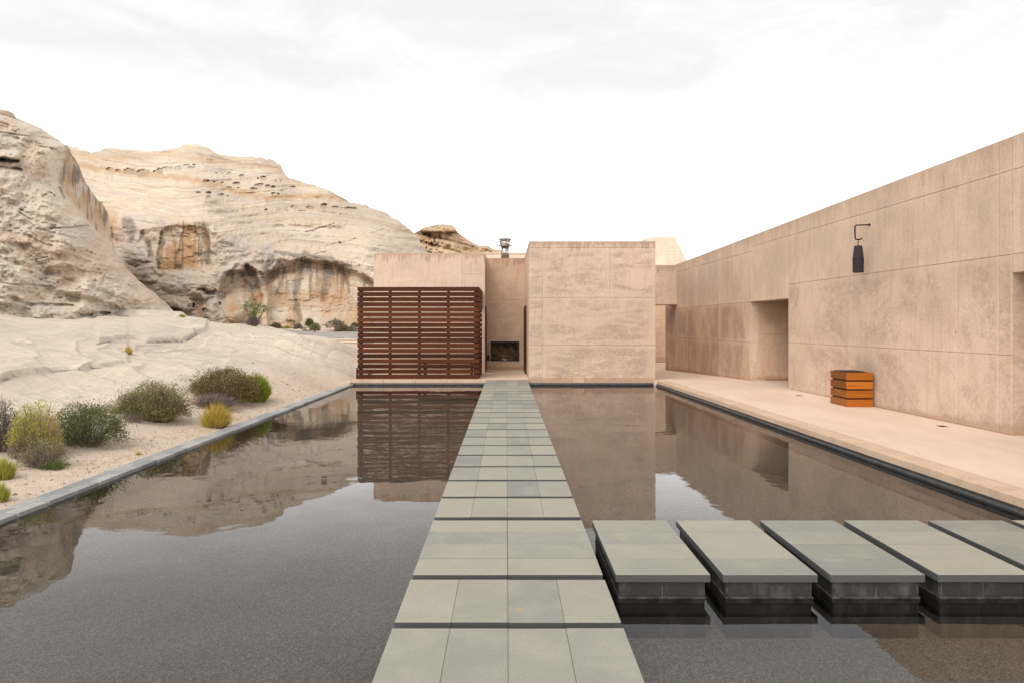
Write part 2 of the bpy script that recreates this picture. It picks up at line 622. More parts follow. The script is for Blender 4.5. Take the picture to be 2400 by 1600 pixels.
def water_mat():
    m = bpy.data.materials.new("still_water")
    m.use_nodes = True
    nt = m.node_tree
    nt.nodes.clear()
    out = N(nt, "ShaderNodeOutputMaterial")
    mix = N(nt, "ShaderNodeMixShader")
    fr = N(nt, "ShaderNodeFresnel")
    fr.inputs["IOR"].default_value = 1.333
    tr = N(nt, "ShaderNodeBsdfTransparent")
    tr.inputs["Color"].default_value = (0.82, 0.80, 0.74, 1)
    gl = N(nt, "ShaderNodeBsdfGlossy")
    gl.inputs["Roughness"].default_value = 0.0
    gl.inputs["Color"].default_value = (0.97, 0.96, 0.97, 1)
    geo = N(nt, "ShaderNodeNewGeometry")

    def nz(scale, mscale, detail, dist=0.0):
        mp = N(nt, "ShaderNodeMapping")
        mp.inputs["Scale"].default_value = mscale
        nt.links.new(geo.outputs["Position"], mp.inputs["Vector"])
        n = N(nt, "ShaderNodeTexNoise")
        n.inputs["Scale"].default_value = scale
        n.inputs["Detail"].default_value = detail
        n.inputs["Distortion"].default_value = dist
        nt.links.new(mp.outputs[0], n.inputs["Vector"])
        return n.outputs["Fac"]
    a = nz(1.1, (1, 1, 1), 2, 0.3)
    b = nz(7.0, (0.8, 1.3, 1), 3, 0.5)
    # breeze patches: ripples are stronger on the left of the pool than on the right
    c = nz(0.16, (1, 1, 1), 2)
    mr = N(nt, "ShaderNodeMapRange", interpolation_type='SMOOTHSTEP')
    for k, v in (("From Min", 0.38), ("From Max", 0.66), ("To Min", 0.10), ("To Max", 0.8)):
        mr.inputs[k].default_value = v
    nt.links.new(c, mr.inputs["Value"])
    mu = N(nt, "ShaderNodeMath", operation='MULTIPLY')
    nt.links.new(b, mu.inputs[0])
    nt.links.new(mr.outputs[0], mu.inputs[1])
    mu2 = N(nt, "ShaderNodeMath", operation='MULTIPLY')
    mu2.inputs[1].default_value = 0.22
    nt.links.new(mu.outputs[0], mu2.inputs[0])
    add = N(nt, "ShaderNodeMath", operation='ADD')
    nt.links.new(a, add.inputs[0])
    nt.links.new(mu2.outputs[0], add.inputs[1])
    bp = N(nt, "ShaderNodeBump")
    bp.inputs["Strength"].default_value = 1.0
    bp.inputs["Distance"].default_value = 0.0034
    nt.links.new(add.outputs[0], bp.inputs["Height"])
    nt.links.new(bp.outputs[0], fr.inputs["Normal"])
    nt.links.new(bp.outputs[0], gl.inputs["Normal"])
    nt.links.new(fr.outputs[0], mix.inputs[0])
    nt.links.new(tr.outputs[0], mix.inputs[1])
    nt.links.new(gl.outputs[0], mix.inputs[2])
    nt.links.new(mix.outputs[0], out.inputs[0])
    return m


def rock_mat(name, pale=(0.50, 0.43, 0.345), tan=(0.46, 0.355, 0.235), grey=(0.37, 0.325, 0.275), tilt=0.08, fine=1.0, lines=0.0, strata=1.0, bed=0.0, specks=0.0):
    """pale Navajo sandstone: cross-bedding, tan bands, oxidised walls (orange) and desert-varnished streaks with painted recess shade (varnish) from the mesh"""
    m = Mat(name, 0.92, 0.12)
    wob = N(m.nt, "ShaderNodeTexNoise")
    wob.inputs["Scale"].default_value = 0.05 * fine
    wob.inputs["Detail"].default_value = 3
    m.L(m.pos(), wob.inputs["Vector"])
    sc = N(m.nt, "ShaderNodeVectorMath", operation='SCALE')
    sc.inputs["Scale"].default_value = 9.0 / fine
    m.L(wob.outputs["Color"], sc.inputs[0])
    ad = N(m.nt, "ShaderNodeVectorMath", operation='ADD')
    m.L(m.pos(), ad.inputs[0])
    m.L(sc.outputs[0], ad.inputs[1])
    w = ad.outputs[0]
    st = m.noise(0.55 * fine, m.mapping((0.10, 0.10, 2.2), (0, 0, 0), (0.02, tilt, 0), src=w), 8, 0.72)
    st2 = m.noise(1.7 * fine, m.mapping((0.09, 0.09, 3.2), (3, 1, 5), (-0.03, -tilt * 1.4, 0), src=w), 7, 0.75)
    big = m.noise(0.09 * fine, None, 5, 0.6, 0.6)
    gr = m.noise(1.6 * fine, None, 9, 0.72, 0.4)
    gr2 = m.noise(5.5 * fine, None, 6, 0.75)
    col = m.mix(m.ramp(big, 0.38, 0.62), pale, grey)
    col = m.mix(m.ramp(st, 0.42, 0.62, 0, 0.75 * strata), col, tan)
    col = m.mix(m.ramp(st2, 0.50, 0.70, 0, 0.50 * strata), col, tuple(c * 1.22 for c in pale))
    col = m.mix(m.ramp(gr, 0.48, 0.72, 0, 0.42), col, tuple(c * 0.70 for c in grey))
    col = m.mix(m.ramp(gr2, 0.50, 0.75, 0, 0.40), col, tuple(c * 1.2 for c in pale))
    h = m.math('ADD', m.math('MULTIPLY', gr, 1.0), m.math('MULTIPLY', gr2, 0.35))
    h = m.math('ADD', h, m.math('MULTIPLY', st2, 0.7 * strata))
    if lines > 0:
        ln = m.noise(3.2, m.mapping((0.16, 1.7, 3.0), (0, 0, 0), (0, 0.1, 0.62), src=w), 6, 0.7)
        col = m.mix(m.ramp(ln, 0.50, 0.64, 0, lines), col, tuple(min(1, c * 1.28) for c in pale))
        ln2 = m.noise(1.5, m.mapping((0.22, 2.2, 3.0), (4, 0, 0), (0, 0.1, -0.35), src=w), 6, 0.75)
        col = m.mix(m.ramp(ln2, 0.54, 0.68, 0, lines), col, tuple(c * 0.78 for c in grey))
        h = m.math('ADD', h, m.math('MULTIPLY', ln, 0.8))
    if bed > 0:
        cb = N(m.nt, "ShaderNodeCombineXYZ")
        px_ = m.sep()
        m.L(m.attr("bed"), cb.inputs[0])
        m.L(m.math('MULTIPLY', px_[0], 0.10), cb.inputs[1])
        m.L(m.math('MULTIPLY', px_[1], 0.10), cb.inputs[2])
        b1_ = m.noise(0.55, cb.outputs[0], 7, 0.72)
        b2_ = m.noise(1.3, m.mapping((1, 0.7, 0.7), (9, 4, 2), src=cb.outputs[0]), 5, 0.7)
        col = m.mix(m.ramp(b1_, 0.50, 0.68, 0, bed * 0.75), col, tuple(c * 0.74 for c in tan))
        col = m.mix(m.ramp(b2_, 0.54, 0.66, 0, bed * 0.8), col, tuple(min(1, c * 1.22) for c in pale))
        col = m.mix(m.ramp(b2_, 0.40, 0.33, 0, bed * 0.7), col, tuple(c * 0.55 for c in grey))
        h = m.math('ADD', h, m.math('MULTIPLY', b1_, 1.6 * bed))
    if specks > 0:
        sp_ = m.noise(7.5 * fine, None, 5, 0.8)
        col = m.mix(m.math('MULTIPLY', m.ramp(sp_, 0.57, 0.68), m.ramp(m.noise(0.7 * fine, None, 3), 0.4, 0.6, 0.25, 1.0)), col, m.mix(1.0 - specks, tuple(c * 0.38 for c in grey), col))
    wth = m.mix(m.ramp(gr, 0.38, 0.62), (0.48, 0.42, 0.365), (0.37, 0.315, 0.28))
    col = m.mix(m.attr("weather"), col, wth)
    col = m.mix(m.math('MULTIPLY', m.attr("sand"), 1.0), col, m.mix(m.ramp(gr2, 0.35, 0.7), (0.55, 0.455, 0.37), (0.455, 0.365, 0.29)))
    red = m.mix(m.ramp(gr, 0.35, 0.65), (0.39, 0.205, 0.092), (0.40, 0.265, 0.150))
    col = m.mix(m.attr("orange"), col, red)
    brk = m.math('MULTIPLY', m.attr("varnish_shade"), m.ramp(m.noise(2.4 * fine, m.mapping((1.6, 1.6, 0.35)), 5, 0.7), 0.30, 0.55, 0.45, 1.0))
    col = m.mix(brk, col, (0.085, 0.066, 0.055))
    m.color(col)
    m.bump(h, 0.40, 0.14 / fine)
    return m.m


M_hill = rock_mat("sandstone_hill", pale=(0.53, 0.45, 0.36), tan=(0.49, 0.375, 0.25), grey=(0.435, 0.37, 0.30), fine=1.0, strata=0.6, bed=1.1, specks=0.45)
M_dome = rock_mat("sandstone_dome", pale=(0.56, 0.48, 0.385), grey=(0.47, 0.405, 0.335), fine=1.7, tilt=0.22, strata=0.4, bed=0.35, specks=0.65)
M_slick = rock_mat("slickrock", pale=(0.55, 0.472, 0.388), tan=(0.525, 0.435, 0.34), grey=(0.46, 0.395, 0.33), fine=1.6, lines=0.35, strata=0.2, bed=0.5, specks=0.35)
M_butte = rock_mat("butte_rock", pale=(0.52, 0.40, 0.27), tan=(0.47, 0.315, 0.17), fine=0.8, specks=0.4)
M_water, M_poolfloor = water_mat(), pool_floor_mat()


def leaf_mat(name, a, b, c=None, rough=0.75):
    m = Mat(name, rough, 0.15)
    r = m.island()
    col = m.mix(r, a, b)
    if c:
        col = m.mix(m.ramp(m.noise(7.0, None, 2), 0.5, 0.68), col, c)
    m.color(col)
    tl = N(m.nt, "ShaderNodeBsdfTranslucent")
    m.L(col, tl.inputs["Color"])
    mx = N(m.nt, "ShaderNodeMixShader")
    mx.inputs[0].default_value = 0.28
    m.L(m.p.outputs[0], mx.inputs[1])
    m.L(tl.outputs[0], mx.inputs[2])
    m.L(mx.outputs[0], m.out.inputs[0])
    return m.m


LM = {
    'dark': leaf_mat("leaf_dark_green", (0.095, 0.115, 0.038), (0.20, 0.215, 0.085)),
    'olive': leaf_mat("leaf_olive", (0.20, 0.185, 0.085), (0.345, 0.315, 0.155), (0.15, 0.11, 0.065)),
    'brown': leaf_mat("leaf_brown_olive", (0.14, 0.10, 0.040), (0.29, 0.215, 0.095), (0.16, 0.15, 0.055)),
    'lime': leaf_mat("leaf_lime", (0.20, 0.275, 0.016), (0.39, 0.46, 0.045)),
    'gold': leaf_mat("blade_gold", (0.46, 0.30, 0.055), (0.64, 0.49, 0.13), (0.42, 0.40, 0.07)),
    'straw': leaf_mat("blade_straw", (0.50, 0.36, 0.18), (0.62, 0.49, 0.29)),
    'dead': leaf_mat("dead_twig", (0.17, 0.13, 0.125), (0.33, 0.26, 0.24)),
    'yellow': leaf_mat("blade_yellow_green", (0.34, 0.34, 0.055), (0.50, 0.46, 0.12)),
    'grey': leaf_mat("leaf_grey_sage", (0.17, 0.155, 0.115), (0.29, 0.265, 0.20)),
    'green': leaf_mat("leaf_fresh_green", (0.12, 0.17, 0.045), (0.21, 0.27, 0.085)),
    'stem': leaf_mat("woody_stem", (0.10, 0.075, 0.06), (0.21, 0.165, 0.14)),
}

# ------------------------------------------------------------------ ground, terrain
PL = -4.46            # pool's left water edge
WATER_Z = -0.16


def xedge(D):         # pool's right water edge: the right wing stands a little askew
    return 4.951 - 0.03 * D


def xwall(D):         # face of the right wing
    return 7.61 - 0.03 * D


gmb = MB()
gmb.add([(-2500, -800, -1.6), (2500, -800, -1.6), (2500, 4000, -1.6), (-2500, 4000, -1.6)], [(0, 1, 2, 3)])
ground = gmb.build("desert_ground", M_slick)
tag(ground, kind="structure")

ctrl = []
for D in (-8, -3, 2, 6, 9, 12, 15, 17.5, 19.3):
    ctrl.append((-4.76, D, -0.15))
for D in (-8, -2, 4, 8, 11, 14):
    ctrl.append((-5.75, D, -0.09))
for px, py, D in [(0, 880, 12), (0, 830, 16), (0, 780, 20.5), (0, 742, 24), (200, 900, 13), (200, 840, 18), (200, 790, 23), (200, 747, 27),
                  (414, 880, 15.5), (414, 830, 20), (414, 780, 27), (414, 742, 32), (540, 768, 35), (540, 820, 23), (540, 860, 18),
                  (640, 777, 33), (640, 820, 23), (640, 870, 18), (700, 790, 30), (700, 850, 20.5), (760, 801, 27), (760, 862, 20.5),
                  (800, 824, 24), (800, 872, 20.3), (835, 857, 22.4), (838, 884, 20.9),
                  (600, 764, 45), (700, 771, 45), (800, 776, 45), (600, 776, 41), (700, 784, 41), (800, 786, 41), (500, 758, 46)]:
    ctrl.append(at(px, py, D))
ctrl += [(-4.62, 19.6, -0.12), (-4.60, 20.05, -0.06), (-4.50, 20.4, -0.03), (-20, 2, 1.0), (-16, -6, 0.8), (-40, 10, 4.0), (-40, 30, 4.5), (-11.5, 38, 0.75), (-8.0, 33, 0.35), (-5.0, 26, -0.05), (-3, 26, -0.4), (-3, 34, 0.0),
         (3, 34, -0.3), (3, 48, 0.6), (-4, 48, 1.1), (-20, 48, 1.8), (-35, 50, 2.5), (0, 60, 1.0), (-30, 62, 2.0)]
ctrl = np.array(ctrl, float)


def tps_fit(P):
    n = len(P)
    d2 = ((P[:, None, :2] - P[None, :, :2]) ** 2).sum(-1)
    K = np.where(d2 > 0, 0.5 * d2 * np.log(d2 + 1e-12), 0) + np.eye(n) * 0.08
    Q = np.hstack([np.ones((n, 1)), P[:, :2]])
    A = np.block([[K, Q], [Q.T, np.zeros((3, 3))]])
    return np.linalg.solve(A, np.concatenate([P[:, 2], np.zeros(3)]))


TPS = tps_fit(ctrl)


def terr0(X, Y):
    X, Y = np.asarray(X, float), np.asarray(Y, float)
    r = TPS[-3] + TPS[-2] * X + TPS[-1] * Y
    for i in range(len(ctrl)):
        d2 = (X - ctrl[i, 0]) ** 2 + (Y - ctrl[i, 1]) ** 2
        r = r + TPS[i] * 0.5 * d2 * np.log(d2 + 1e-12)
    return r


def polyline_dist(px, py, pts):
    """signed offset below (+) a polyline y(x), only within its x-range"""
    xs, ys = [p[0] for p in pts], [p[1] for p in pts]
    return py - np.interp(px, xs, ys), (px > xs[0]) & (px < xs[-1])


def terr(X, Y):
    z = terr0(X, Y)
    away = sstep(0.5, 2.2, PL - 0.3 - X) * sstep(-0.5, 1.0, -3.2 - X)
    z = z + away * (0.16 * fbm(X * 0.28, Y * 0.28, 0, 3, 3) + 0.05 * fbm(X * 0.9, Y * 0.5, 1.0, 3, 5))
    # thin curved ledges of the cross-bedded rock
    ph = (X * 0.8 + Y * 0.45) * 0.9 + 2.2 * fbm(X * 0.12, Y * 0.12, 4.0, 3, 8) + z * 3.0
    saw = ph - np.floor(ph)
    z = z + away * 0.085 * (saw ** 4) * (0.5 + 0.5 * vnoise(X * 0.35, Y * 0.35, 2.0, 12))
    # two clear ledges seen in the photograph: projected only to find where they lie
    px, py = VX + X / np.maximum(Y, 1) * F, VY - (z - CAMZ) / np.maximum(Y, 1) * F
    for pts, h, soft in (([(-200, 985), (0, 893), (45, 878), (120, 872), (160, 868), (236, 862), (300, 850)], 0.10, 1.2),
                         ([(228, 806), (300, 797), (345, 803), (430, 802), (462, 784), (485, 775)], 0.16, 1.0),
                         ([(-100, 735), (60, 728), (170, 733), (240, 737), (330, 742), (430, 748)], 0.15, 1.0)):
        d, ok = polyline_dist(px, py + 1.5 * vnoise(X * 0.8, Y * 0.8, 0, 4), pts)
        lift = np.exp(-np.clip(-d, 0, None) / 55.0) * sstep(soft, -soft, d)
        z = z + np.where(ok, lift * h * away, 0)
    z = z + away * 0.012 * fbm(X * 3.5, Y * 3.5, 0, 3, 9)
    cap = 2.3 - 0.9 * sstep(34, 40, Y)
    return np.where(Y > 30, np.minimum(z, cap + 0.0 * z), z)


def hit(px, py):
    """where the view ray through a photo point meets the terrain"""
    u, v = (px - VX) / F, (VY - py) / F
    Ds = np.linspace(5.0, 60.0, 2200)
    zr = CAMZ + v * Ds
    zt = terr(u * Ds, Ds)
    k = np.argmax(zr <= zt)
    D = Ds[k] if (zr <= zt).any() else 45.0
    return (u * D, D, float(terr(np.array([u * D]), np.array([D]))[0]))


def grid_mesh(name, P, mask=None, smooth=True, attrs=None):
    nr, nc = P.shape[:2]
    idx = np.arange(nr * nc).reshape(nr, nc)
    q = np.stack([idx[:-1, :-1], idx[:-1, 1:], idx[1:, 1:], idx[1:, :-1]], -1).reshape(-1, 4)
    if mask is not None:
        q = q[mask.reshape(-1)]
    me = mesh_from(name, P.reshape(-1, 3), q, smooth)
    for k, a in (attrs or {}).items():
        at_ = me.attributes.new(k, 'FLOAT', 'POINT')
        at_.data.foreach_set("value", np.asarray(a, dtype=np.float32).ravel())
    return me


def seg_mask(px, py, pts, w):
    """soft mask along a polyline given in image pixels"""
    best = np.full(px.shape, 1e9)
    for (x0, y0), (x1, y1) in zip(pts[:-1], pts[1:]):
        dx, dy = x1 - x0, y1 - y0
        t = np.clip(((px - x0) * dx + (py - y0) * dy) / (dx * dx + dy * dy), 0, 1)
        best = np.minimum(best, np.hypot(px - x0 - t * dx, py - y0 - t * dy))
    return sstep(w, w * 0.25, best)


def build_terrain():
    gx = np.concatenate([np.linspace(-70, -30, 24)[:-1], np.linspace(-30, -14, 150)[:-1], np.linspace(-14, -4.74, 230)[:-1], np.linspace(-4.74, -4.40, 7)[:-1], np.linspace(-4.40, 6, 20)])
    gy = np.concatenate([np.linspace(-8, 5, 40)[:-1], np.linspace(5, 22, 260)[:-1], np.linspace(22, 48, 260)[:-1], np.linspace(48, 64, 12)])
    X, Y = np.meshgrid(gx, gy)
    Z = terr(X, Y)
    P = np.stack([X, Y, Z], -1)
    cx, cy = 0.5 * (X[:-1, :-1] + X[1:, 1:]), 0.5 * (Y[:-1, :-1] + Y[1:, 1:])
    mask = (cx < -4.74) | (cy > 25.5) | ((cx < -4.46) & (cy > 20.2)) | ((cx < -4.56) & (cy > 19.44))
    n = fbm(X * 0.8, Y * 0.8, 0, 4, 21)
    sand = sstep(-7.0, -5.6, X + 0.7 * n) * sstep(21.0, 19.0, Y)
    sand = np.maximum(sand, 0.75 * sstep(43.0, 44.0, Y + n * 0.8))
    red = sstep(0.75, 0.2, np.hypot((X + 10.6) / 2.2, (Y - 44.3) / 1.0)) * 0.8
    px, py = VX + X / np.maximum(Y, 1) * F, VY - (Z - CAMZ) / np.maximum(Y, 1) * F
    crk = np.zeros_like(X)
    for pts in ([(0, 893), (45, 878), (60, 876)], [(120, 872), (160, 868), (236, 862)], [(345, 803), (430, 802)], [(438, 800), (462, 784), (455, 772)], [(228, 806), (262, 800)], [(60, 730), (120, 733)], [(240, 738), (300, 741)]):
        crk = np.maximum(crk, seg_mask(px, py + 1.5 * vnoise(X * 0.8, Y * 0.8, 0, 4), pts, 2.6))  # dark crack lines below the ledges: shade put into the colour
    me = grid_mesh("slickrock", P, mask, True, {"sand": sand, "orange": red, "varnish_shade": crk * 0.75, "weather": np.zeros_like(X), "bed": (X + 0.20 * Y + 1.1 * fbm(X * 0.16, Y * 0.10, 0, 3, 25) + 0.35 * fbm(X * 0.5, Y * 0.3, 3, 2, 26)) * 5.0})
    tag(link("slickrock", me, M_slick), kind="structure")


build_terrain()


R1 = [(1360, 790, 30, 15), (1485, 798, 70, 32), (1640, 812, 75, 38), (1775, 800, 12, 12), (1840, 790, 40, 28), (1920, 757, 40, 15), (1970, 757, 15, 18), (2050, 757, 50, 20),
      (2150, 727, 45, 10), (2230, 722, 20, 10), (2200, 750, 45, 10), (1260, 770, 40, 20)]
R2 = [(540, 420, 22, 9), (475, 422, 10, 6), (420, 418, 12, 5), (495, 450, 12, 5), (655, 445, 28, 16), (855, 467, 25, 18), (803, 468, 8, 8), (883, 485, 8, 6), (967, 490, 9, 6), (1013, 490, 9, 6),
      (610, 513, 35, 15), (330, 487, 30, 9), (400, 497, 15, 7), (475, 507, 20, 8), (820, 530, 42, 18), (895, 538, 30, 14), (940, 546, 20, 11), (1125, 548, 30, 10), (765, 561, 32, 9),
      (540, 550, 25, 7), (625, 553, 15, 6), (940, 605, 22, 8), (990, 608, 12, 8), (255, 598, 22, 8), (348, 598, 25, 10), (355, 642, 30, 14), (465, 618, 28, 10), (527, 628, 10, 6),
      (878, 753, 12, 9), (1140, 730, 32, 18), (1280, 735, 42, 16), (1408, 722, 30, 25), (1510, 732, 35, 9), (1645, 740, 60, 9), (1555, 1055, 13, 8)]
HOLES = [(x * .2041, 240 + y * .2041, a * .2041, b * .2041) for x, y, a, b in R1] + [(400 + x * .2551, 300 + y * .2551, a * .2551, b * .2551) for x, y, a, b in R2]
HOLES += [(480, 728, 6, 5), (515, 711, 4, 3), (482, 746, 7, 3), (455, 716, 3, 6), (408, 735, 26, 9), (497, 687, 20, 5), (470, 680, 12, 4)]

SKY_HILL = [(60, 330), (120, 333), (159, 342), (184, 348), (222, 358), (247, 348), (275, 349), (318, 353), (378, 354), (420, 345), (433, 339), (464, 339), (487, 346), (510, 360), (563, 369),
            (584, 367), (612, 369), (640, 376), (660, 389), (665, 402), (677, 418), (726, 431), (775, 447), (821, 475), (859, 481), (905, 498), (943, 524), (969, 545), (994, 578), (1004, 594), (1030, 640), (1060, 700)]


def build_hill():
    nc, nr = 640, 340
    pxs = np.linspace(60, 1060, nc)
    crest = np.interp(pxs, [p[0] for p in SKY_HILL], [p[1] for p in SKY_HILL])
    crest = crest + 1.6 * vnoise(pxs * 0.09, 0, 0, 5) + 0.8 * vnoise(pxs * 0.3, 0, 0, 6)
    foot = np.interp(pxs, [60, 420, 500, 600, 870, 1060], [770, 764, 766, 764, 772, 775])
    brow = np.interp(pxs, [60, 260, 330, 372, 400, 480, 500, 520, 560, 610, 650, 700, 800, 880, 960, 1060], [560, 545, 540, 532, 526, 528, 540, 556, 580, 594, 596, 600, 606, 615, 640, 740])
    Df = np.interp(pxs, [60, 300, 420, 520, 640, 760, 880, 980, 1060], [58, 52, 46, 44.5, 46.5, 47.5, 50, 58, 66])
    kern = np.exp(-0.5 * (np.arange(-40, 41) / 14.0) ** 2)
    kern /= kern.sum()
    brow, Df, foot = [np.convolve(np.pad(a, 40, mode='edge'), kern, 'valid') for a in (brow, Df, foot)]
    t = np.linspace(0, 1, nr)[:, None]
    PX = np.repeat(pxs[None], nr, 0)
    PY = foot + (crest - foot) * t
    s_low = np.clip((foot - PY) / (foot - brow), 0, 1)
    crs = np.convolve(np.pad(crest, 40, mode='edge'), kern, 'valid')
    s_up = np.clip((brow - PY) / (brow - crs), 0, 1.15)
    rise = np.interp(pxs, [60, 400, 660, 900, 1000, 1060], [22, 30, 26, 16, 8, 4])
    D = Df - 2.5 + 5.5 * s_low + rise * (0.72 * s_up + 0.28 * s_up ** 2.2)
    # broad swells and shelves of the dome
    D = D + 1.3 * fbm(PX * 0.009, PY * 0.016, 0, 3, 31) * sstep(0.0, 0.35, s_up + 0.3 * s_low)
    # strata: shelf lines that follow the curve of the hill
    sty = PY + 14 * np.sin(PX * 0.010 + 0.6) - 0.045 * PX + 5 * fbm(PX * 0.012, PY * 0.02, 2, 3, 33)
    sh = fbm(sty * 0.085, PX * 0.004, 0, 4, 35)
    D = D + 0.42 * sh * sstep(0.05, 0.3, s_up)
    D = D + 0.13 * fbm(PX * 0.05, PY * 0.12, 0, 4, 36) + 0.06 * fbm(PX * 0.2, PY * 0.25, 0, 3, 37)
    # alcoves under the brow
    nn = 7 * fbm(PX * 0.05, PY * 0.05, 0, 3, 41)
    topB = np.interp(PX, [505, 530, 580, 625, 640, 700, 740, 800, 850, 880], [690, 640, 624, 640, 628, 604, 610, 622, 640, 660])
    alB = sstep(-5, 14, PY - topB + nn * 0.6) * sstep(500, 520, PX + nn) * sstep(900, 870, PX)
    D = D + 1.3 * alB * sstep(790, 690, PY) + 0.5 * alB
    rib = seg_mask(PX + nn * 0.4, PY, [(612, 640), (622, 690), (620, 762)], 16)
    D = D - 1.8 * rib
    topA = np.interp(PX, [368, 380, 420, 455, 480, 496], [580, 540, 524, 524, 530, 570])
    alA = sstep(-8, 14, PY - topA + nn * 0.5) * sstep(366, 376, PX + nn * 0.4) * sstep(498, 486, PX + nn * 0.4) * sstep(640, 622, PY + (PX - 430) * 0.06)
    D = D + 0.45 * alA
    # bulging boulder-like knobs left of and below alcove A
    for cx, cy, rx, ry, h in ((318, 585, 34, 40, 2.2), (300, 545, 40, 26, 1.5), (345, 640, 30, 26, 1.6), (440, 665, 70, 30, 2.4), (462, 690, 26, 14, 1.6), (520, 735, 60, 38, 2.6), (420, 712, 40, 24, 1.8), (560, 715, 40, 45, 1.6), (250, 520, 24, 40, 1.0)):
        q = ((PX + nn * 0.6 - cx) / rx) ** 2 + ((PY + nn * 0.4 - cy) / ry) ** 2
        D = D - 0.6 * h * np.clip(1 - q, 0, 1) ** 0.8
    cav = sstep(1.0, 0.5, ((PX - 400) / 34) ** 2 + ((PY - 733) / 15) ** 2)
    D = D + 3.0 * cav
    rough = sstep(0.0, 0.15, 1 - s_up) * (1 - 0.7 * alA - 0.55 * alB)
    D = D + rough * 0.13 * fbm(PX * 0.09, PY * 0.09, 0, 4, 44, 0.6)
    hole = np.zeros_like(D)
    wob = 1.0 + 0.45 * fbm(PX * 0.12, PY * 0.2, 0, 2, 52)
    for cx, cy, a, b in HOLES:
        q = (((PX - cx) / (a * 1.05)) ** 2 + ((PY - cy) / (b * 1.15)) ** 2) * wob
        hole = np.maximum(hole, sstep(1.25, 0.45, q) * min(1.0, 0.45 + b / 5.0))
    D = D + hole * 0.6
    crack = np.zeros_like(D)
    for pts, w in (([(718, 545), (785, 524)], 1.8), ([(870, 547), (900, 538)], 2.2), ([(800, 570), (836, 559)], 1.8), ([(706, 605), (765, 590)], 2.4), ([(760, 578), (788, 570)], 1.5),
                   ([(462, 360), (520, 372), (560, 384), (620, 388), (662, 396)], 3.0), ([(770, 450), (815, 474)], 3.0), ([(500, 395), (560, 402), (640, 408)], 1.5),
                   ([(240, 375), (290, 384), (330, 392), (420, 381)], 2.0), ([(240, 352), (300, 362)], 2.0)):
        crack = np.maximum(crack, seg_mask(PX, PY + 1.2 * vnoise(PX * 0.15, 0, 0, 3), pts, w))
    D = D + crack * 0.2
    P = np.stack([(PX - VX) / F * D, D, CAMZ + (VY - PY) / F * D], -1)
    # back of the hill, falling away behind the crest
    top = P[-1]
    back = []
    for k, (dd, dz) in enumerate(((1.5, -0.3), (5, -1.6), (12, -5), (22, -11), (34, -22))):
        u = top[:, 0] / top[:, 1]
        b = top.copy()
        b[:, 1] += dd
        b[:, 0] = top[:, 0] + u * dd * 0.6
        b[:, 2] = np.maximum(b[:, 2] + dz, -1.7)
        back.append(b)
    # rock colours
    edge_n = 5 * fbm(PX * 0.08, PY * 0.03, 0, 3, 61)
    orange = 0.9 * alA * sstep(0.1, 0.5, 0.6 + 0.6 * fbm(PX * 0.06, PY * 0.02, 3, 3, 62))
    orange = np.maximum(orange, alB * (0.40 + 0.45 * fbm(PX * 0.035, PY * 0.03, 1, 3, 63)))
    band = np.interp(PX, [100, 200, 260, 400, 502, 560, 630, 706, 800, 900], [380, 392, 400, 415, 430, 450, 466, 462, 462, 470])
    orange = np.maximum(orange, 0.65 * np.exp(-((PY - band + edge_n) / 7.5) ** 2) * sstep(860, 780, PX))
    band2 = np.interp(PX, [160, 220, 300, 420, 520, 640, 700], [358, 372, 366, 362, 380, 395, 425])
    orange = np.maximum(orange, 0.42 * np.exp(-((PY - band2 + edge_n) / 9.0) ** 2))
    orange = np.maximum(orange, 0.9 * sstep(315, 240, PX + edge_n) * sstep(470, 520, PY) * np.clip(0.6 + 0.8 * fbm(PX * 0.05, PY * 0.02, 6, 3, 64), 0, 1))
    orange = np.maximum(orange, 0.6 * sstep(1, 0.4, ((PX - 470) / 12) ** 2 + ((PY - 725) / 22) ** 2))
    orange = np.maximum(orange, 0.25 * sstep(1, 0.2, ((PX - 760) / 110) ** 2 + ((PY - 487) / 14) ** 2))
    var = np.zeros_like(D)
    for pts, w in (([(717, 602), (703, 642), (691, 682), (697, 731), (703, 748)], 8), ([(717, 600), (706, 640), (692, 668)], 14), ([(771, 608), (764, 653), (755, 694)], 13), ([(801, 626), (816, 684)], 7), ([(780, 610), (800, 636)], 9),
                   ([(634, 602), (625, 653), (606, 672)], 12), ([(660, 612), (640, 650), (618, 668)], 10), ([(560, 622), (536, 640), (512, 662)], 5), ([(566, 640), (580, 662), (596, 678)], 5), ([(572, 622), (584, 644)], 7),
                   ([(428, 520), (423, 567), (415, 627)], 5), ([(476, 526), (489, 584), (487, 615)], 9), ([(462, 526), (470, 600)], 6), ([(379, 548), (373, 622)], 5), ([(300, 520), (310, 556)], 14), ([(640, 590), (700, 600), (760, 604)], 6),
                   ([(240, 500), (255, 560)], 14), ([(330, 545), (360, 600)], 7), ([(668, 640), (650, 690)], 5), ([(735, 640), (730, 700)], 4)):
        var = np.maximum(var, 0.68 * seg_mask(PX + edge_n * 1.3, PY + edge_n * 0.5, pts, w * 1.25))
    weather = sstep(1.15, 0.5, ((PX - 335) / 85) ** 2 + ((PY - 575) / 85) ** 2) + sstep(1.15, 0.5, ((PX - 500) / 130) ** 2 + ((PY - 690) / 80) ** 2) + 0.8 * sstep(1.2, 0.4, ((PX - 580) / 90) ** 2 + ((PY - 590) / 45) ** 2)
    weather = np.clip(weather, 0, 1) * np.clip(0.55 + 0.7 * fbm(PX * 0.03, PY * 0.03, 2, 3, 69), 0, 1) * (1 - alA) * (1 - 0.6 * alB)
    streak = sstep(0.15, 0.6, fbm(PX * 0.11, PY * 0.010, 0, 3, 66)) * np.clip(alA + alB, 0, 1) * sstep(730, 640, PY) * 0.55
    var = np.maximum(var, streak)
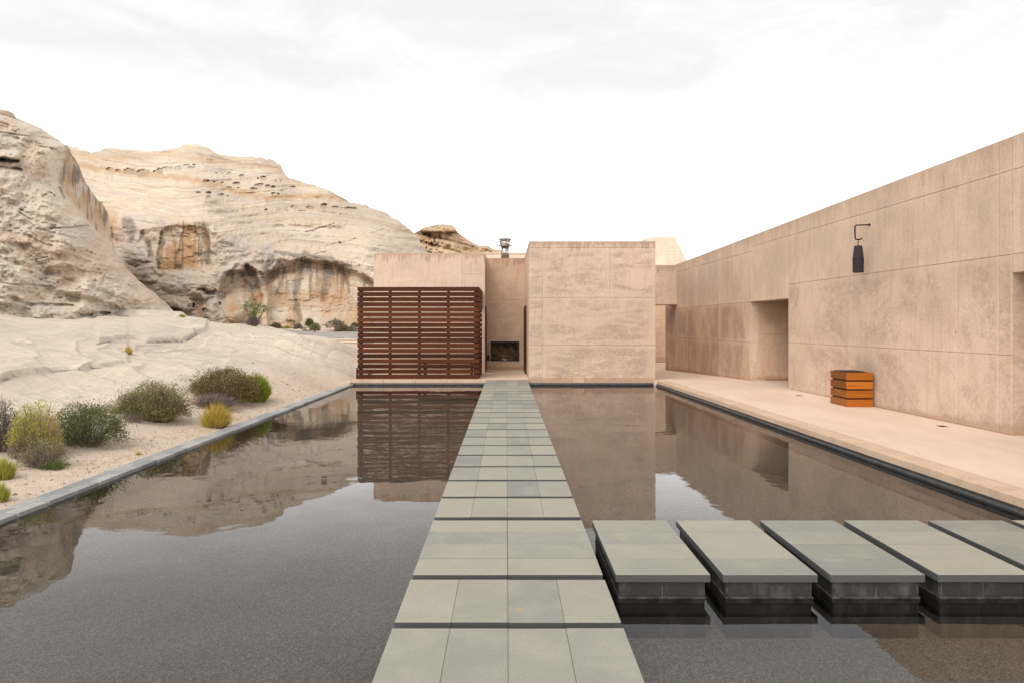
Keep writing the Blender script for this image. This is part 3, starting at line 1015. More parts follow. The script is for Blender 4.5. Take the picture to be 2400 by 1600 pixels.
    lip = np.exp(-((PY - topB) / 7.0) ** 2) * sstep(505, 530, PX) * sstep(870, 850, PX) * 0.5 * (0.5 + 0.8 * fbm(PX * 0.05, PY * 0.05, 7, 2, 67))
    var = np.maximum(var, np.clip(lip, 0, 1))
    var = np.maximum(var, np.maximum(hole * 0.30, np.maximum(crack * 0.30, cav * 0.4)))  # holes, cracks and cave: shade of the recesses painted in
    Pall = np.concatenate([P] + [b[None] for b in back], 0)
    pad = lambda a: np.concatenate([a] + [a[-1:]] * len(back), 0)
    me = grid_mesh("rock_face", Pall, None, True, {"orange": pad(np.clip(orange, 0, 1)), "varnish_shade": pad(np.clip(var, 0, 1)), "sand": np.zeros(Pall.shape[:2]), "bed": pad(sty / 5.0), "weather": pad(weather)})
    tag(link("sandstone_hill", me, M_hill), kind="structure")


build_hill()


def build_dome():
    """the nearer rock dome on the left: a sloping face with a steep brown flank behind its right shoulder"""
    nr, n1, n2 = 300, 260, 60
    PYr = np.linspace(768, 258, nr)
    c1 = np.interp(-PYr, [-768, -737, -703, -659, -622, -552, -505, -468, -430, -400, -370, -343, -333, -300, -287, -272, -262, -258], [452, 414, 379, 324, 287, 230, 188, 153, 131, 138, 150, 155, 142, 92, 63, 25, -12, -60])
    c0 = np.interp(-PYr, [-768, -737, -703, -659, -622, -585, -560, -510, -481, -466, -431, -403, -370, -343, -333, -300, -287, -272, -262, -258], [454, 416, 381, 326, 291, 268, 262, 256, 243, 226, 203, 191, 174, 158, 144, 94, 65, 27, -10, -58])
    c1 = c1 + 1.5 * vnoise(PYr * 0.08, 0, 0, 71)
    c0 = np.maximum(c0 + 1.5 * vnoise(PYr * 0.08, 0, 0, 71), c1 + 1.5)
    w1 = np.linspace(0, 1, n1) ** 0.9
    w2 = np.linspace(0, 1, n2 + 1)[1:]
    left = -420.0
    A = left + (c1[:, None] - left) * w1[None]
    B = c1[:, None] + (c0 - c1)[:, None] * w2[None]
    PX = np.concatenate([A, B], 1)
    PY = np.repeat(PYr[:, None], PX.shape[1], 1)
    s = np.clip((742 - PY) / 480.0, -0.1, 1.2)
    D0 = np.interp(np.minimum(PX, c1[:, None]), [-420, 0, 200, 414, 460], [19, 23.5, 27.0, 32.5, 34])
    ss = np.clip(s, 0, None)
    D = D0 + 9.0 * ss ** 1.15
    edge = np.clip((c1[:, None] - PX) / 60.0, 0, 1)            # rounding towards the shoulder
    D = D + 1.6 * (1 - edge) ** 2 * (PX <= c1[:, None])
    fl = np.clip((PX - c1[:, None]) / np.maximum((c0 - c1)[:, None], 1), 0, 1)
    wide = sstep(2, 30, (c0 - c1))[:, None]
    D = D + (1.6 + 0.16 * np.maximum(PX - c1[:, None], 0)) * (fl > 0)
    nn = 6 * fbm(PX * 0.03, PY * 0.03, 0, 3, 72)
    D = D + 0.6 * fbm(PX * 0.008, PY * 0.012, 0, 3, 73) + 0.20 * fbm(PX * 0.035, PY * 0.05, 0, 4, 74) + 0.07 * fbm(PX * 0.14, PY * 0.16, 0, 4, 75, 0.65)
    sty = PY - 0.30 * PX + nn
    D = D + 0.20 * fbm(sty * 0.06, PX * 0.004, 0, 4, 76)
    # overhanging ledge at the left edge and the smooth cap above the old erosion line
    for pts, w, h in (([(-200, 365), (-40, 368), (0, 374), (40, 377)], 7, 1.1), ([(-100, 388), (0, 391), (20, 396), (50, 400)], 5, 0.6), ([(-100, 312), (0, 312), (60, 320), (120, 328), (140, 335)], 3, 0.35),
                      ([(115, 535), (160, 533), (205, 530)], 2, 0.5), ([(46, 500), (72, 516)], 3, 0.4), ([(100, 462), (118, 452), (128, 462)], 3, 0.5), ([(138, 440), (150, 466)], 4, 0.9),
                      ([(86, 345), (135, 352)], 3, 0.3), ([(-50, 660), (60, 668), (120, 672)], 3, 0.3), ([(60, 612), (110, 604)], 2, 0.25), ([(235, 733), (255, 734)], 5, 0.9), ([(190, 738), (215, 737)], 4, 0.5), ([(70, 714), (170, 716)], 5, 0.5), ([(128, 700), (145, 699)], 4, 0.5)):
        mk = seg_mask(PX, PY + nn * 0.35, pts, w)
        D = D + mk * h * 0.55
        if pts[0][0] == -200:
            D = D - 0.8 * seg_mask(PX, PY + 12 + nn * 0.3, pts, 14)
    P = np.stack([(PX - VX) / F * D, D, CAMZ + (VY - PY) / F * D], -1)
    # far side: wraps behind the shoulder and down
    cols = [P]
    e = P[:, -1]
    for dd, dx, dz in ((1.5, 0.0, -0.1), (5, 0.5, -0.8), (12, 0.5, -3), (22, -1, -8)):
        b = e.copy()
        u = e[:, 0] / e[:, 1]
        b[:, 1] += dd
        b[:, 0] += u * dd * 1.12
        b[:, 2] = np.maximum(b[:, 2] + dz, -1.7)
        cols.append(b[:, None])
    Pa = np.concatenate(cols, 1)
    topr = Pa[-1:]
    ext = []
    for dd, dz in ((2, -0.2), (7, -1.4), (15, -5), (28, -13)):
        b = topr.copy()
        b[..., 0] += 1.08 * dd * b[..., 0] / b[..., 1]
        b[..., 1] += dd
        b[..., 2] = np.maximum(b[..., 2] + dz, -1.7)
        ext.append(b)
    Pa = np.concatenate([Pa] + ext, 0)
    en = 6 * fbm(PX * 0.07, PY * 0.03, 0, 3, 81)
    orange = np.clip(0.85 * sstep(0.02, 0.2, fl) * wide * (0.62 + 0.7 * fbm(PX * 0.05, PY * 0.03, 0, 3, 82)), 0, 1)
    orange = np.maximum(orange, 0.28 * sstep(0.25, 0.6, fbm(PX * 0.012, PY * 0.02, 5, 3, 83)))
    var = np.clip(sstep(-0.05, 0.6, fbm(PX * 0.20, PY * 0.022, 0, 4, 84)) * wide * sstep(0.02, 0.25, fl) * 0.75, 0, 1)
    for pts, w in (([(155, 345), (185, 390), (200, 432)], 9), ([(150, 375), (165, 420)], 8), ([(138, 440), (150, 466)], 4), ([(-200, 365), (-40, 368), (0, 374), (40, 377)], 5), ([(115, 535), (160, 533), (205, 530)], 2), ([(46, 500), (72, 516)], 2),
                   ([(-100, 388), (0, 391), (50, 399)], 4), ([(235, 733), (255, 734)], 4), ([(70, 714), (170, 716)], 4), ([(100, 462), (118, 452)], 3)):
        var = np.maximum(var, 0.32 * seg_mask(PX + en * 0.5, PY + en * 0.5, pts, w))  # flank streaks, plus shade painted along the ledges and cracks

    def pad(a):
        a = np.concatenate([a] + [a[:, -1:]] * 4, 1)
        return np.concatenate([a] + [a[-1:]] * 4, 0)
    me = grid_mesh("rock_dome", Pa, None, True, {"orange": pad(orange), "varnish_shade": pad(var), "sand": np.zeros(Pa.shape[:2]), "bed": pad((PY - 0.30 * PX + nn * 2) / 7.0), "weather": pad(0.35 * np.clip(fbm(PX * 0.014, PY * 0.02, 9, 3, 88), 0, 1))})
    tag(link("sandstone_dome", me, M_dome), kind="structure")
    # cap stone on the dome's top left
    px, py, Dd = 6, 270, 33.5
    c = at(px, py, Dd)
    n, mth = 28, 16
    V, Fc = [], []
    for i in range(mth + 1):
        for k in range(n):
            th, ph = math.pi * i / mth, 2 * math.pi * k / n
            d = Vector((math.sin(th) * math.cos(ph), math.sin(th) * math.sin(ph), math.cos(th)))
            r = 1 + 0.16 * float(vnoise(d.x * 2.3, d.y * 2.3, d.z * 2.3, 3))
            V.append((c[0] + d.x * 0.50 * r, c[1] + d.y * 0.6 * r, c[2] + d.z * 0.24 * r))
    for i in range(mth):
        for k in range(n):
            Fc.append((i * n + k, (i + 1) * n + k, (i + 1) * n + (k + 1) % n, i * n + (k + 1) % n))
    o = link("boulder", mesh_from("boulder", np.array(V), np.array(Fc), True), M_dome)
    tag(o, "dark rounded boulder on top of the left rock dome", "boulder")


build_dome()


def build_butte():
    sky = [(940, 640), (960, 560), (970, 546), (980, 541), (994, 533), (1018, 528), (1038, 525), (1060, 528), (1066, 533), (1073, 545), (1099, 564), (1126, 576), (1147, 577), (1157, 585), (1174, 587), (1230, 596), (1290, 640)]
    nc, nr = 240, 110
    pxs = np.linspace(930, 1290, nc)
    crest = np.interp(pxs, [p[0] for p in sky], [p[1] for p in sky]) + 1.2 * vnoise(pxs * 0.12, 0, 0, 5)
    t = np.linspace(0, 1, nr)[:, None]
    PY = 770 + (crest - 770) * t
    PX = np.repeat(pxs[None], nr, 0)
    D = 88 + 26 * t ** 1.5 + 1.2 * fbm(PX * 0.02, PY * 0.03, 0, 3, 91)
    cap = sstep(548, 540, PY)
    D = D - 2.5 * sstep(0.4, 0.6, cap) * sstep(1075, 1068, PX)
    D = D + 1.5 * fbm((PY - 0.25 * PX) * 0.14, PX * 0.006, 0, 4, 92) + 0.5 * fbm(PX * 0.12, PY * 0.15, 0, 4, 93)
    hn = sstep(0.45, 0.6, fbm(PX * 0.16, PY * 0.22, 0, 2, 94)) * sstep(30, 10, np.abs(PY - 572)) * sstep(1060, 1020, PX)
    D = D + 1.2 * hn
    P = np.stack([(PX - VX) / F * D, D, CAMZ + (VY - PY) / F * D], -1)
    back = []
    for dd, dz in ((3, -0.5), (10, -3), (25, -12)):
        b = P[-1].copy()
        b[:, 1] += dd
        b[:, 2] = np.maximum(b[:, 2] + dz, -1.7)
        back.append(b[None])
    Pa = np.concatenate([P] + back, 0)
    pad = lambda a: np.concatenate([a] + [a[-1:]] * 3, 0)
    band = np.exp(-((PY - 545 - 0.02 * (PX - 1000)) / 4.0) ** 2)
    me = grid_mesh("butte", Pa, None, True, {"orange": pad(0.25 + 0.25 * fbm(PX * 0.03, PY * 0.08, 0, 3, 95).clip(0, 1)), "varnish_shade": pad(np.clip(hn * 0.3 + 0.25 * band * sstep(1075, 1070, PX), 0, 1)), "sand": np.zeros(Pa.shape[:2])})  # shade painted into the holes; a darker band below the cap
    tag(link("butte", me, M_butte), kind="structure")


build_butte()

# asphalt track between the slickrock and the cliff
tm = MB()
tm.sheet = True
pts = [(-26, 40.5), (-20, 40.8), (-15, 41.2), (-12, 41.0), (-9, 40.4), (-6, 39.8), (0, 39.5)]
vs = []
for x, y in pts:
    for dy in (-1.7, 0, 1.7):
        yy = y + dy
        vs.append((x, yy, float(terr(np.array([x]), np.array([yy]))[0]) + 0.12))
fs = []
for i in range(len(pts) - 1):
    for k in range(2):
        a = i * 3 + k
        fs.append((a, a + 3, a + 4, a + 1))
tm.add(vs, fs)
M_road = plain("grey_track", (0.36, 0.33, 0.30), 0.9, 0.1, scale=3)
tag(tm.build("road", M_road), kind="structure")

# ------------------------------------------------------------------ pool
pm = MB()
Y0, Y1 = -6.0, 19.90
FLZ = -0.42
pm.add([(PL - 0.2, Y0, FLZ), (xedge(Y0) + 0.2, Y0, FLZ), (xedge(Y1) + 0.2, Y1 + 0.2, FLZ), (PL - 0.2, Y1 + 0.2, FLZ)], [(0, 1, 2, 3)])
tag(pm.build("pool_floor", M_poolfloor), kind="structure")
wm = MB()
wm.add([(PL - 0.02, Y0, WATER_Z), (xedge(Y0) + 0.02, Y0, WATER_Z), (xedge(Y1) + 0.02, Y1 + 0.0, WATER_Z), (PL - 0.02, Y1 + 0.0, WATER_Z)], [(0, 1, 2, 3)])
tag(wm.build("water", M_water), kind="structure")

# black pool lining below the rim: one bullnose tile after another
lin = MB()
lin.hexa([(xedge(Y0), Y0, -0.6), (xedge(Y0) + 0.3, Y0, -0.6), (xedge(Y1) + 0.3, Y1, -0.6), (xedge(Y1), Y1, -0.6),
          (xedge(Y0), Y0, -0.098), (xedge(Y0) + 0.3, Y0, -0.098), (xedge(Y1) + 0.3, Y1, -0.098), (xedge(Y1), Y1, -0.098)])
lin.box(PL + 0.0, xedge(Y1) + 0.25, Y1, Y1 + 0.28, -0.6, -0.098)
lin.box(PL - 0.26, PL - 0.004, Y0, Y1 + 0.2, -0.6, -0.175)
rim = lin.build("pool_wall", M_black)
tag(rim, kind="structure")


def bullnose(length):
    """cross-section: flat upper tile, then a rounded lip that dips into the water; runs along +x, projects to -y"""
    prof = [(0.0, -0.095), (-0.010, -0.095), (-0.012, -0.112), (-0.014, -0.117), (-0.024, -0.120), (-0.033, -0.127), (-0.036, -0.138), (-0.034, -0.150), (-0.028, -0.164), (-0.024, -0.20), (0.0, -0.20)]
    a = [(0.0, y, z) for y, z in prof]
    b = [(length, y, z) for y, z in prof]
    return MB().prism(a, b).mesh("bullnose_tile", 0.0)


TL = 0.44
bn = bullnose(TL - 0.006)
bn.materials.append(M_black)
k = 0
x = 0.66
while x < xedge(Y1) - 0.1:
    o = link("bullnose_tile", bn, None, rim, (x, Y1 - 0.001, 0.0))
    x += TL
x = PL + 0.03
while x < -0.62 - TL * 0.3:
    o = link("bullnose_tile", bn, None, rim, (x, Y1 - 0.001, 0.0))
    x += TL
ang = math.atan2(1.0, -0.03)
D = 3.2
while D < Y1 - 0.3:
    o = link("bullnose_tile", bn, None, rim, (xedge(D) - 0.001, D, 0.0))
    # tile runs along the edge; it projects to the left, over the water
    o.rotation_euler = (0, 0, math.atan2(TL, -0.03 * TL) + math.pi)
    o.location = (xedge(D + TL) - 0.001, D + TL, 0.0)
    D += TL

# left edge stones: two rows
es = MB().box(-0.065, 0.065, 0, 0.388, -0.055, 0.0).mesh("edge_stone", 0.004)
es.materials.append(M_copestone)
stones = tag(link("edge_bed", MB().box(PL - 0.292, PL - 0.006, Y0, Y1, -0.45, -0.172).mesh("edge_bed"), M_ped), kind="structure")
for row in range(2):
    D = 2.9 + row * 0.19
    while D < Y1 - 0.2:
        o = link("edge_stone", es, None, stones, (PL - 0.072 - row * 0.145, D, -0.121 - 0.008 * row + random.uniform(-0.003, 0.003)))
        o.rotation_euler = (random.uniform(-.006, .006), random.uniform(-.01, .01), random.uniform(-.006, .006))
        D += 0.4165

# ------------------------------------------------------------------ walkway and stepping stones
TW = 0.305
tile_l = MB().box(-TW / 2 + 0.0006, TW / 2 - 0.0006, 0, 0.612, -0.05, 0).mesh("tile", 0.002)
tile_c = MB().box(-0.305 + 0.0015, 0.305 - 0.0015, 0.0025, TW - 0.0025, -0.05, 0).mesh("tile", 0.002)
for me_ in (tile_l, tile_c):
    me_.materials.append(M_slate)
WX = 0.008


def pedestal(parent, x0, x1, y0, y1, detail=True):
    """dark tiled block under a slab, its panels set in a pale limed frame"""
    o = parent.location
    core = MB(o).box(x0, x1, y0, y1, FLZ, -0.052).build("pedestal", M_ped, parent)
    if not detail:
        return
    fr = MB(o)
    xm = (x0 + x1) / 2
    for x in (x0 + 0.006, xm, x1 - 0.006):
        fr.box(x - 0.004, x + 0.004, y0 - 0.0045, y0 + 0.002, WATER_Z - 0.004, -0.0525)
    fr.box(x0 - 0.0085, x1 + 0.0085, y0 - 0.0095, y0 - 0.0005, WATER_Z - 0.03, WATER_Z + 0.007)
    for y in (y0 + 0.008, (y0 + y1) / 2, y1 - 0.008):
        fr.box(x0 - 0.0045, x0 + 0.002, y - 0.004, y + 0.004, WATER_Z + 0.0145, -0.0525)
    fr.box(x0 - 0.0080, x0 - 0.0005, y0 + 0.0005, y1, WATER_Z - 0.03, WATER_Z + 0.006)
    fr.build("limed_edge", M_lime, core)
    for (a, b) in ((x0 + 0.012, xm - 0.006), (xm + 0.006, x1 - 0.012)):
        MB(o).box(a, b, y0 - 0.003, y0 + 0.003, WATER_Z + 0.018, -0.056).build("side_tile", M_ped, core, 0.001)


ORD = ["nearest", "second", "third", "fourth", "fifth", "sixth", "seventh", "eighth", "ninth", "tenth", "eleventh", "twelfth", "thirteenth", "fourteenth", "fifteenth", "sixteenth", "seventeenth",
       "eighteenth", "nineteenth", "twentieth", "twenty-first", "twenty-second", "twenty-third", "twenty-fourth", "twenty-fifth", "twenty-sixth"]
starts = [2.967 - 0.685 * 2, 2.967 - 0.685, 2.967, 3.652]
D = 5.663
far = []
while D + 0.6 < Y1 + 0.12:
    far.append(D)
    D += 0.685
seq = 0
for D in starts + ["J"] + far:
    if D == "J":
        t = thing("walkway_slab", "large square grey stone slab where the walkway meets the stepping stones", "paving slab", (WX, 4.348, 0), "slabs of the stone walkway over the pool")
        for col in range(2):
            for r in range(4):
                link("tile", tile_c, None, t, (-0.305 + 0.61 * col, TW * r, random.uniform(-.001, .001)))
        pedestal(t, WX - 0.58, WX + 0.58, 4.378, 5.54)
        continue
    if D >= 2.9:
        if seq == 0:
            lab = "nearest grey stone slab of the walkway, cut off by the picture's bottom edge"
        elif D < 4:
            lab = "walkway slab of four grey tiles just in front of the large square slab"
        else:
            k = far.index(D) + 1
            lab = ("grey four-tile walkway slab right behind the large square slab" if k == 1 else
                   "last grey walkway slab, touching the landing before the fireplace" if k == len(far) else
                   "%s four-tile walkway slab counted away from the large square slab" % ORD[k - 1])
        seq += 1
    else:
        continue
    t = thing("walkway_slab", lab, "paving slab", (WX, D, 0), "slabs of the stone walkway over the pool")
    L = 0.612
    for i in range(4):
        link("tile", tile_l, None, t, (-0.4575 + TW * i, 0, random.uniform(-.0012, .0012)))
    pedestal(t, WX - 0.58, WX + 0.58, D + 0.03, D + L - 0.03, D < 6)

for i in range(6):
    x0 = 0.699 + 0.6875 * i
    w = 0.608
    if x0 > xedge(4.5):
        break
    if x0 + w > xedge(5.6) - 0.04:
        w = xedge(5.6) - 0.04 - x0
    names = ["stepping stone slab right beside the stone walkway", "second stepping stone slab from the stone walkway", "third stepping stone slab from the stone walkway",
             "fourth stepping stone slab from the stone walkway", "stepping stone slab cut by the right picture edge", "stepping stone slab against the right pool edge"]
    t = thing("stepping_stone", names[i] + ", four grey strips", "stepping stone", (x0 + w / 2, 4.348, 0), "stepping stones to the right of the walkway")
    for r in range(4):
        o = link("tile", tile_c, None, t, (0, TW * r, random.uniform(-.001, .001)))
        o.scale = (w / 0.61, 1, 1)
    pedestal(t, x0 + 0.03, x0 + w - 0.03, 4.378, 5.54)

# ------------------------------------------------------------------ landing, deck, coping
lm_ = MB()
lm_.box(-4.56, -0.80, Y1 + 0.28, 22.9, -0.5, -0.004)
lm_.box(-4.90, -4.561, Y1 - 0.02, 22.9, -0.5, -0.03)
lm_.box(-0.80, 0.672, Y1 + 0.28, 24.6, -0.5, -0.002)
land = tag(lm_.build("landing", M_deck), kind="structure")
xs = [-4.56, -3.60, -2.66, -1.72, -0.75, 0.664]
for a, b in zip(xs[:-1], xs[1:]):
    MB().box(a + 0.002, b - 0.002, Y1 - 0.004, Y1 + 0.278, -0.094, 0.003).build("coping_stone", M_coping, land, 0.008, False, 2)

dk = MB()
yy = [-6.0, 19.7, 24.4, 29.6, 35.0]
zz = [0.004, 0.004, -0.14, -0.33, -0.34]
for (ya, yb, za, zb) in zip(yy[:-1], yy[1:], zz[:-1], zz[1:]):
    xa, xb = xedge(ya) + 0.285, xedge(yb) + 0.285
    if ya >= 19.6:
        xa = xb = 4.3
    dk.hexa([(xa, ya, -0.7), (12, ya, -0.7), (12, yb, -0.7), (xb, yb, -0.7), (xa, ya, za), (12, ya, za), (12, yb, zb), (xb, yb, zb)])
deck = tag(dk.build("deck", M_deck), kind="structure")
ys = np.linspace(-6.0, Y1, 12)
for ya, yb in zip(ys[:-1], ys[1:]):
    a, b = ya + 0.0015, yb - 0.0015
    cp = MB().hexa([(xedge(a) - 0.004, a, -0.093), (xedge(a) + 0.280, a, -0.093), (xedge(b) + 0.280, b, -0.093), (xedge(b) - 0.004, b, -0.093),
                    (xedge(a) - 0.004, a, 0.0), (xedge(a) + 0.280, a, 0.0), (xedge(b) + 0.280, b, 0.0), (xedge(b) - 0.004, b, 0.0)])
    cp.build("coping_stone", M_coping, deck, 0.009, False, 2)
for (px, py, lab) in ((1873, 926.3, "small square floor drain in the deck near the doorway"), (2208, 998, "small square floor drain in the deck right of the orange crate")):
    Dd = F * (CAMZ - 0.004) / (py - VY)
    X = (px - VX) / F * Dd
    t = thing("floor_drain", lab, "drain", (X, Dd, 0.004), "drains in the deck")
    MB().box(-0.06, 0.06, -0.06, 0.06, -0.01, 0.004).build("drain_frame", M_drain, t, 0.002)
    for q in range(5):
        MB().box(-0.05, 0.05, -0.047 + q * 0.022, -0.037 + q * 0.022, 0.0035, 0.0065).build("slat", M_iron, t)

# ------------------------------------------------------------------ concrete buildings


def rects_y(parent, mat, rects, y, proud=0.012, g=0.006, name="panel"):
    o = parent.location
    for (x0, x1, z0, z1) in rects:
        MB(o).box(x0 + g, x1 - g, y - proud, y + 0.03, z0 + g, z1 - g).build(name, mat, parent, 0.003)


# central pavilion block
b1 = thing("pavilion_block", "tall square pink concrete block rising from the pool at the centre", "building", (2.46, 22, 0))
MB(b1.location).box(0.673, 4.359, Y1 + 0.006, 28.6, -0.5, 4.047).build("wall_core", M_block, b1)
X0, X1, XM = 0.667, 4.365, 1.049  # block, screen and right wing numbers were scaled up slightly about the camera
rects_y(b1, M_block, [(X0, XM, -0.09, 1.007), (XM, X1, -0.09, 1.007), (X0, XM, 1.007, 2.397), (XM, X1, 1.007, 2.397), (X0, XM, 2.397, 3.85), (XM, 3.03, 2.397, 3.85), (3.03, X1, 2.397, 3.85), (X0, X1, 3.85, 4.053)], Y1 + 0.006)
for (ya, yb) in ((Y1 + 0.012, 22.28), (24.32, 28.6)):
    for (za, zb) in ((0.005, 1.007), (1.007, 2.397), (2.397, 3.85), (3.85, 4.053)):
        MB(b1.location).box(X0 - 0.010, X0 + 0.02, ya + 0.005, yb - 0.005, za + 0.004, zb - 0.004).build("panel", M_block, b1, 0.003)
for (za, zb) in ((2.397, 3.85), (3.85, 4.053)):
    MB(b1.location).box(X0 - 0.010, X0 + 0.02, 22.285, 24.315, za + 0.004, zb - 0.004).build("panel", M_block, b1, 0.003)
MB(b1.location).box(X0 - 0.0095, X0 + 0.02, 22.285, 24.315, 2.234, 2.393).build("panel", M_block, b1, 0.003)
dr = MB(b1.location).box(X0 - 0.055, X0 - 0.012, 22.29, 24.30, 0.005, 2.225).build("door", M_woody, b1, 0.004)
MB(b1.location).box(X0 - 0.085, X0 - 0.056, 22.36, 22.40, 0.95, 1.25).build("handle", M_iron, dr, 0.004)
cov = MB(b1.location).box(1.950, 2.277, Y1 - 0.016, Y1 + 0.004, -0.082, 0.148).build("cover_plate", M_coping, b1, 0.004)
fr = MB(b1.location)
fr.box(1.932, 1.948, Y1 - 0.014, Y1 + 0.004, -0.080, 0.166)
fr.box(2.279, 2.295, Y1 - 0.014, Y1 + 0.004, -0.080, 0.166)
fr.box(1.9485, 2.2785, Y1 - 0.0145, Y1 + 0.004, 0.150, 0.1665)
fr.build("frame", M_inner, cov)


def marks(parent, spots):
    o = parent.location
    for (p, n, r) in spots:
        p, n = Vector(p), Vector(n)
        MB(o).tube([p - n * 0.004, p + n * 0.0015], r, 12).build("form_tie_mark", M_mark, parent)


marks(b1, [((1.84, Y1 - 0.006, 1.40), (0, -1, 0), 0.026), ((3.14, Y1 - 0.006, 1.42), (0, -1, 0), 0.024), ((1.84, Y1 - 0.006, 2.55), (0, -1, 0), 0.018), ((3.14, Y1 - 0.006, 2.55), (0, -1, 0), 0.018),
            ((1.26, Y1 - 0.006, 1.62), (0, -1, 0), 0.016), ((3.95, Y1 - 0.006, 1.60), (0, -1, 0), 0.016)])

# left pavilion block, behind the wooden screen
b2 = thing("pavilion_block", "lower pink concrete block with drip-stained top behind the slatted screen", "building", (-2.6, 25, 0))
MB(b2.location).box(-4.450, -0.726, 22.80, 28.0, -0.5, 3.994).build("wall_core", M_left, b2)
XV = -1.48
rects_y(b2, M_left, [(-4.456, XV, 0.0, 1.15), (XV, -0.72, 0.0, 1.15), (-4.456, XV, 1.15, 2.49), (XV, -0.72, 1.15, 2.49), (-4.456, XV, 2.49, 4.0), (XV, -0.72, 2.49, 3.30), (XV, -0.72, 3.30, 4.0)], 22.80)
for (za, zb) in ((2.24, 2.49), (2.49, 4.0)):
    MB(b2.location).box(-0.735, -0.716, 22.805, 24.38, za + 0.004, zb - 0.004).build("panel", M_fire, b2, 0.003)
d2 = MB(b2.location).box(-0.724, -0.702, 23.3, 24.36, 0.035, 2.232).build("door", M_woody, b2, 0.004)

# fireplace wall between the two blocks
YF = 24.40
fw = thing("fireplace_wall", "recessed pink concrete wall with a square fireplace at the walkway's end", "fireplace", (-0.03, YF, 0))
fx0, fx1, fz0, fz1 = -0.551, 0.440, 0.335, 0.985
o = fw.location
co = MB(o)
co.box(-0.72, fx0, YF, YF + 1.2, -0.05, 1.145)
co.box(fx1, 0.666, YF, YF + 1.2, -0.05, 1.145)
co.box(fx0, fx1, YF, YF + 1.2, -0.05, fz0)
co.box(fx0, fx1, YF, YF + 1.2, fz1, 1.145)
co.build("wall_base", M_fire, fw)
MB(o).box(-0.72, 0.666, YF, YF + 1.2, 1.1455, 3.99).build("wall_core", M_fire, fw)
rects_y(fw, M_fire, [(-0.72, 0.666, 1.15, 2.49), (-0.72, 0.666, 2.49, 3.995)], YF)
ib = MB(o)
t_ = 0.03
ib.box(fx0, fx0 + t_, YF + 0.03, YF + 0.36, fz0, fz1)
ib.box(fx1 - t_, fx1, YF + 0.03, YF + 0.36, fz0, fz1)
ib.box(fx0 + t_, fx1 - t_, YF + 0.03, YF + 0.36, fz1 - t_, fz1)
ib.box(fx0 + t_, fx1 - t_, YF + 0.03, YF + 0.36, fz0, fz0 + t_)
ib.box(fx0, fx1, YF + 0.365, YF + 0.40, fz0, fz1)
box_ = ib.build("firebox", M_soot, fw)
frm = MB(o)
frm.box(fx0 - 0.02, fx0 + 0.022, YF - 0.02, YF + 0.02, fz0 - 0.02, fz1 + 0.03)
frm.box(fx1 - 0.022, fx1 + 0.02, YF - 0.02, YF + 0.02, fz0 - 0.02, fz1 + 0.03)
frm.box(fx0 + 0.0225, fx1 - 0.0225, YF - 0.019, YF + 0.02, fz1 - 0.012, fz1 + 0.0295)
frm.box(fx0 + 0.0225, fx1 - 0.0225, YF - 0.019, YF + 0.02, fz0 - 0.0195, fz0 + 0.010)
frm.build("frame", M_iron, box_)
MB(o).tube([(fx0 + 0.02, YF - 0.045, fz0 + 0.03), (fx1 - 0.02, YF - 0.045, fz0 + 0.03)], 0.011, 10).build("rail", M_steel, fw, 0, True)
marks(fw, [((-0.18, YF - 0.012, 1.55), (0, -1, 0), 0.028), ((-0.30, YF - 0.012, 2.40), (0, -1, 0), 0.018), ((0.22, YF - 0.012, 2.40), (0, -1, 0), 0.018)])
# hearth tool hanging left of the firebox
hs = thing("hearth_shovel", "dark hearth shovel hanging on the wall left of the fireplace", "shovel", (-0.655, YF - 0.02, 0.34))
MB().tube([(0, -0.015, 0.18), (0, -0.012, 0.62)], 0.010, 8).build("handle", M_iron, hs, 0, True)
sh_ = MB()
sh_.prism([(-0.022, -0.03, 0.20), (0.022, -0.03, 0.20), (0.058, -0.03, 0.10), (0.058, -0.03, 0.0), (-0.058, -0.03, 0.0), (-0.058, -0.03, 0.10)],
          [(-0.022, -0.012, 0.20), (0.022, -0.012, 0.20), (0.058, -0.012, 0.10), (0.058, -0.012, 0.0), (-0.058, -0.012, 0.0), (-0.058, -0.012, 0.10)])
sh_.build("blade", M_iron, hs, 0.003)
MB().tube([(0, 0.0, 0.60), (0, 0.02, 0.625)], 0.012, 8).build("hook", M_iron, hs)

# rear roof wall and flue
rw = thing("roof_wall", "low tan parapet behind the flue and the fireplace wall", "wall", (0, 30, 0))
MB(rw.location).box(-1.0, 2.0, 30.0, 30.6, 3.0, 4.72).build("wall_core", M_far, rw)
MB(rw.location).box(-1.02, 2.02, 29.97, 30.63, 4.722, 4.78).build("cap", M_far, rw, 0.01)
fl_ = thing("flue_pipe", "shiny steel chimney flue with round cap above the fireplace wall", "chimney", (-0.05, 25.0, 3.95))
MB().lathe((0, 0, 0), [(0.0, 0.0), (0.150, 0.0), (0.150, 0.62), (0.0, 0.62)], 32).build("pipe", M_steel, fl_, 0, True)
MB().lathe((0, 0, 0), [(0.150, 0.52), (0.270, 0.53), (0.275, 0.545), (0.275, 0.56), (0.185, 0.565), (0.150, 0.565)], 32).build("collar", M_steel, fl_, 0, True)
MB().lathe((0, 0, 0), [(0.190, 0.60), (0.196, 0.66), (0.196, 0.72), (0.180, 0.722), (0.180, 0.60), (0.190, 0.60)], 32).build("cowl", M_steel, fl_, 0, True)
MB().lathe((0, 0, 0), [(0.0, 0.865), (0.10, 0.855), (0.20, 0.815), (0.262, 0.775), (0.265, 0.76), (0.0, 0.76)], 32).build("cap", M_steel, fl_, 0, True)
for kq in range(4):
    a = kq * math.pi / 2 + 0.4
    MB().tube([(0.20 * math.cos(a), 0.20 * math.sin(a), 0.62), (0.215 * math.cos(a), 0.215 * math.sin(a), 0.765)], 0.012, 6).build("strut", M_steel, fl_)

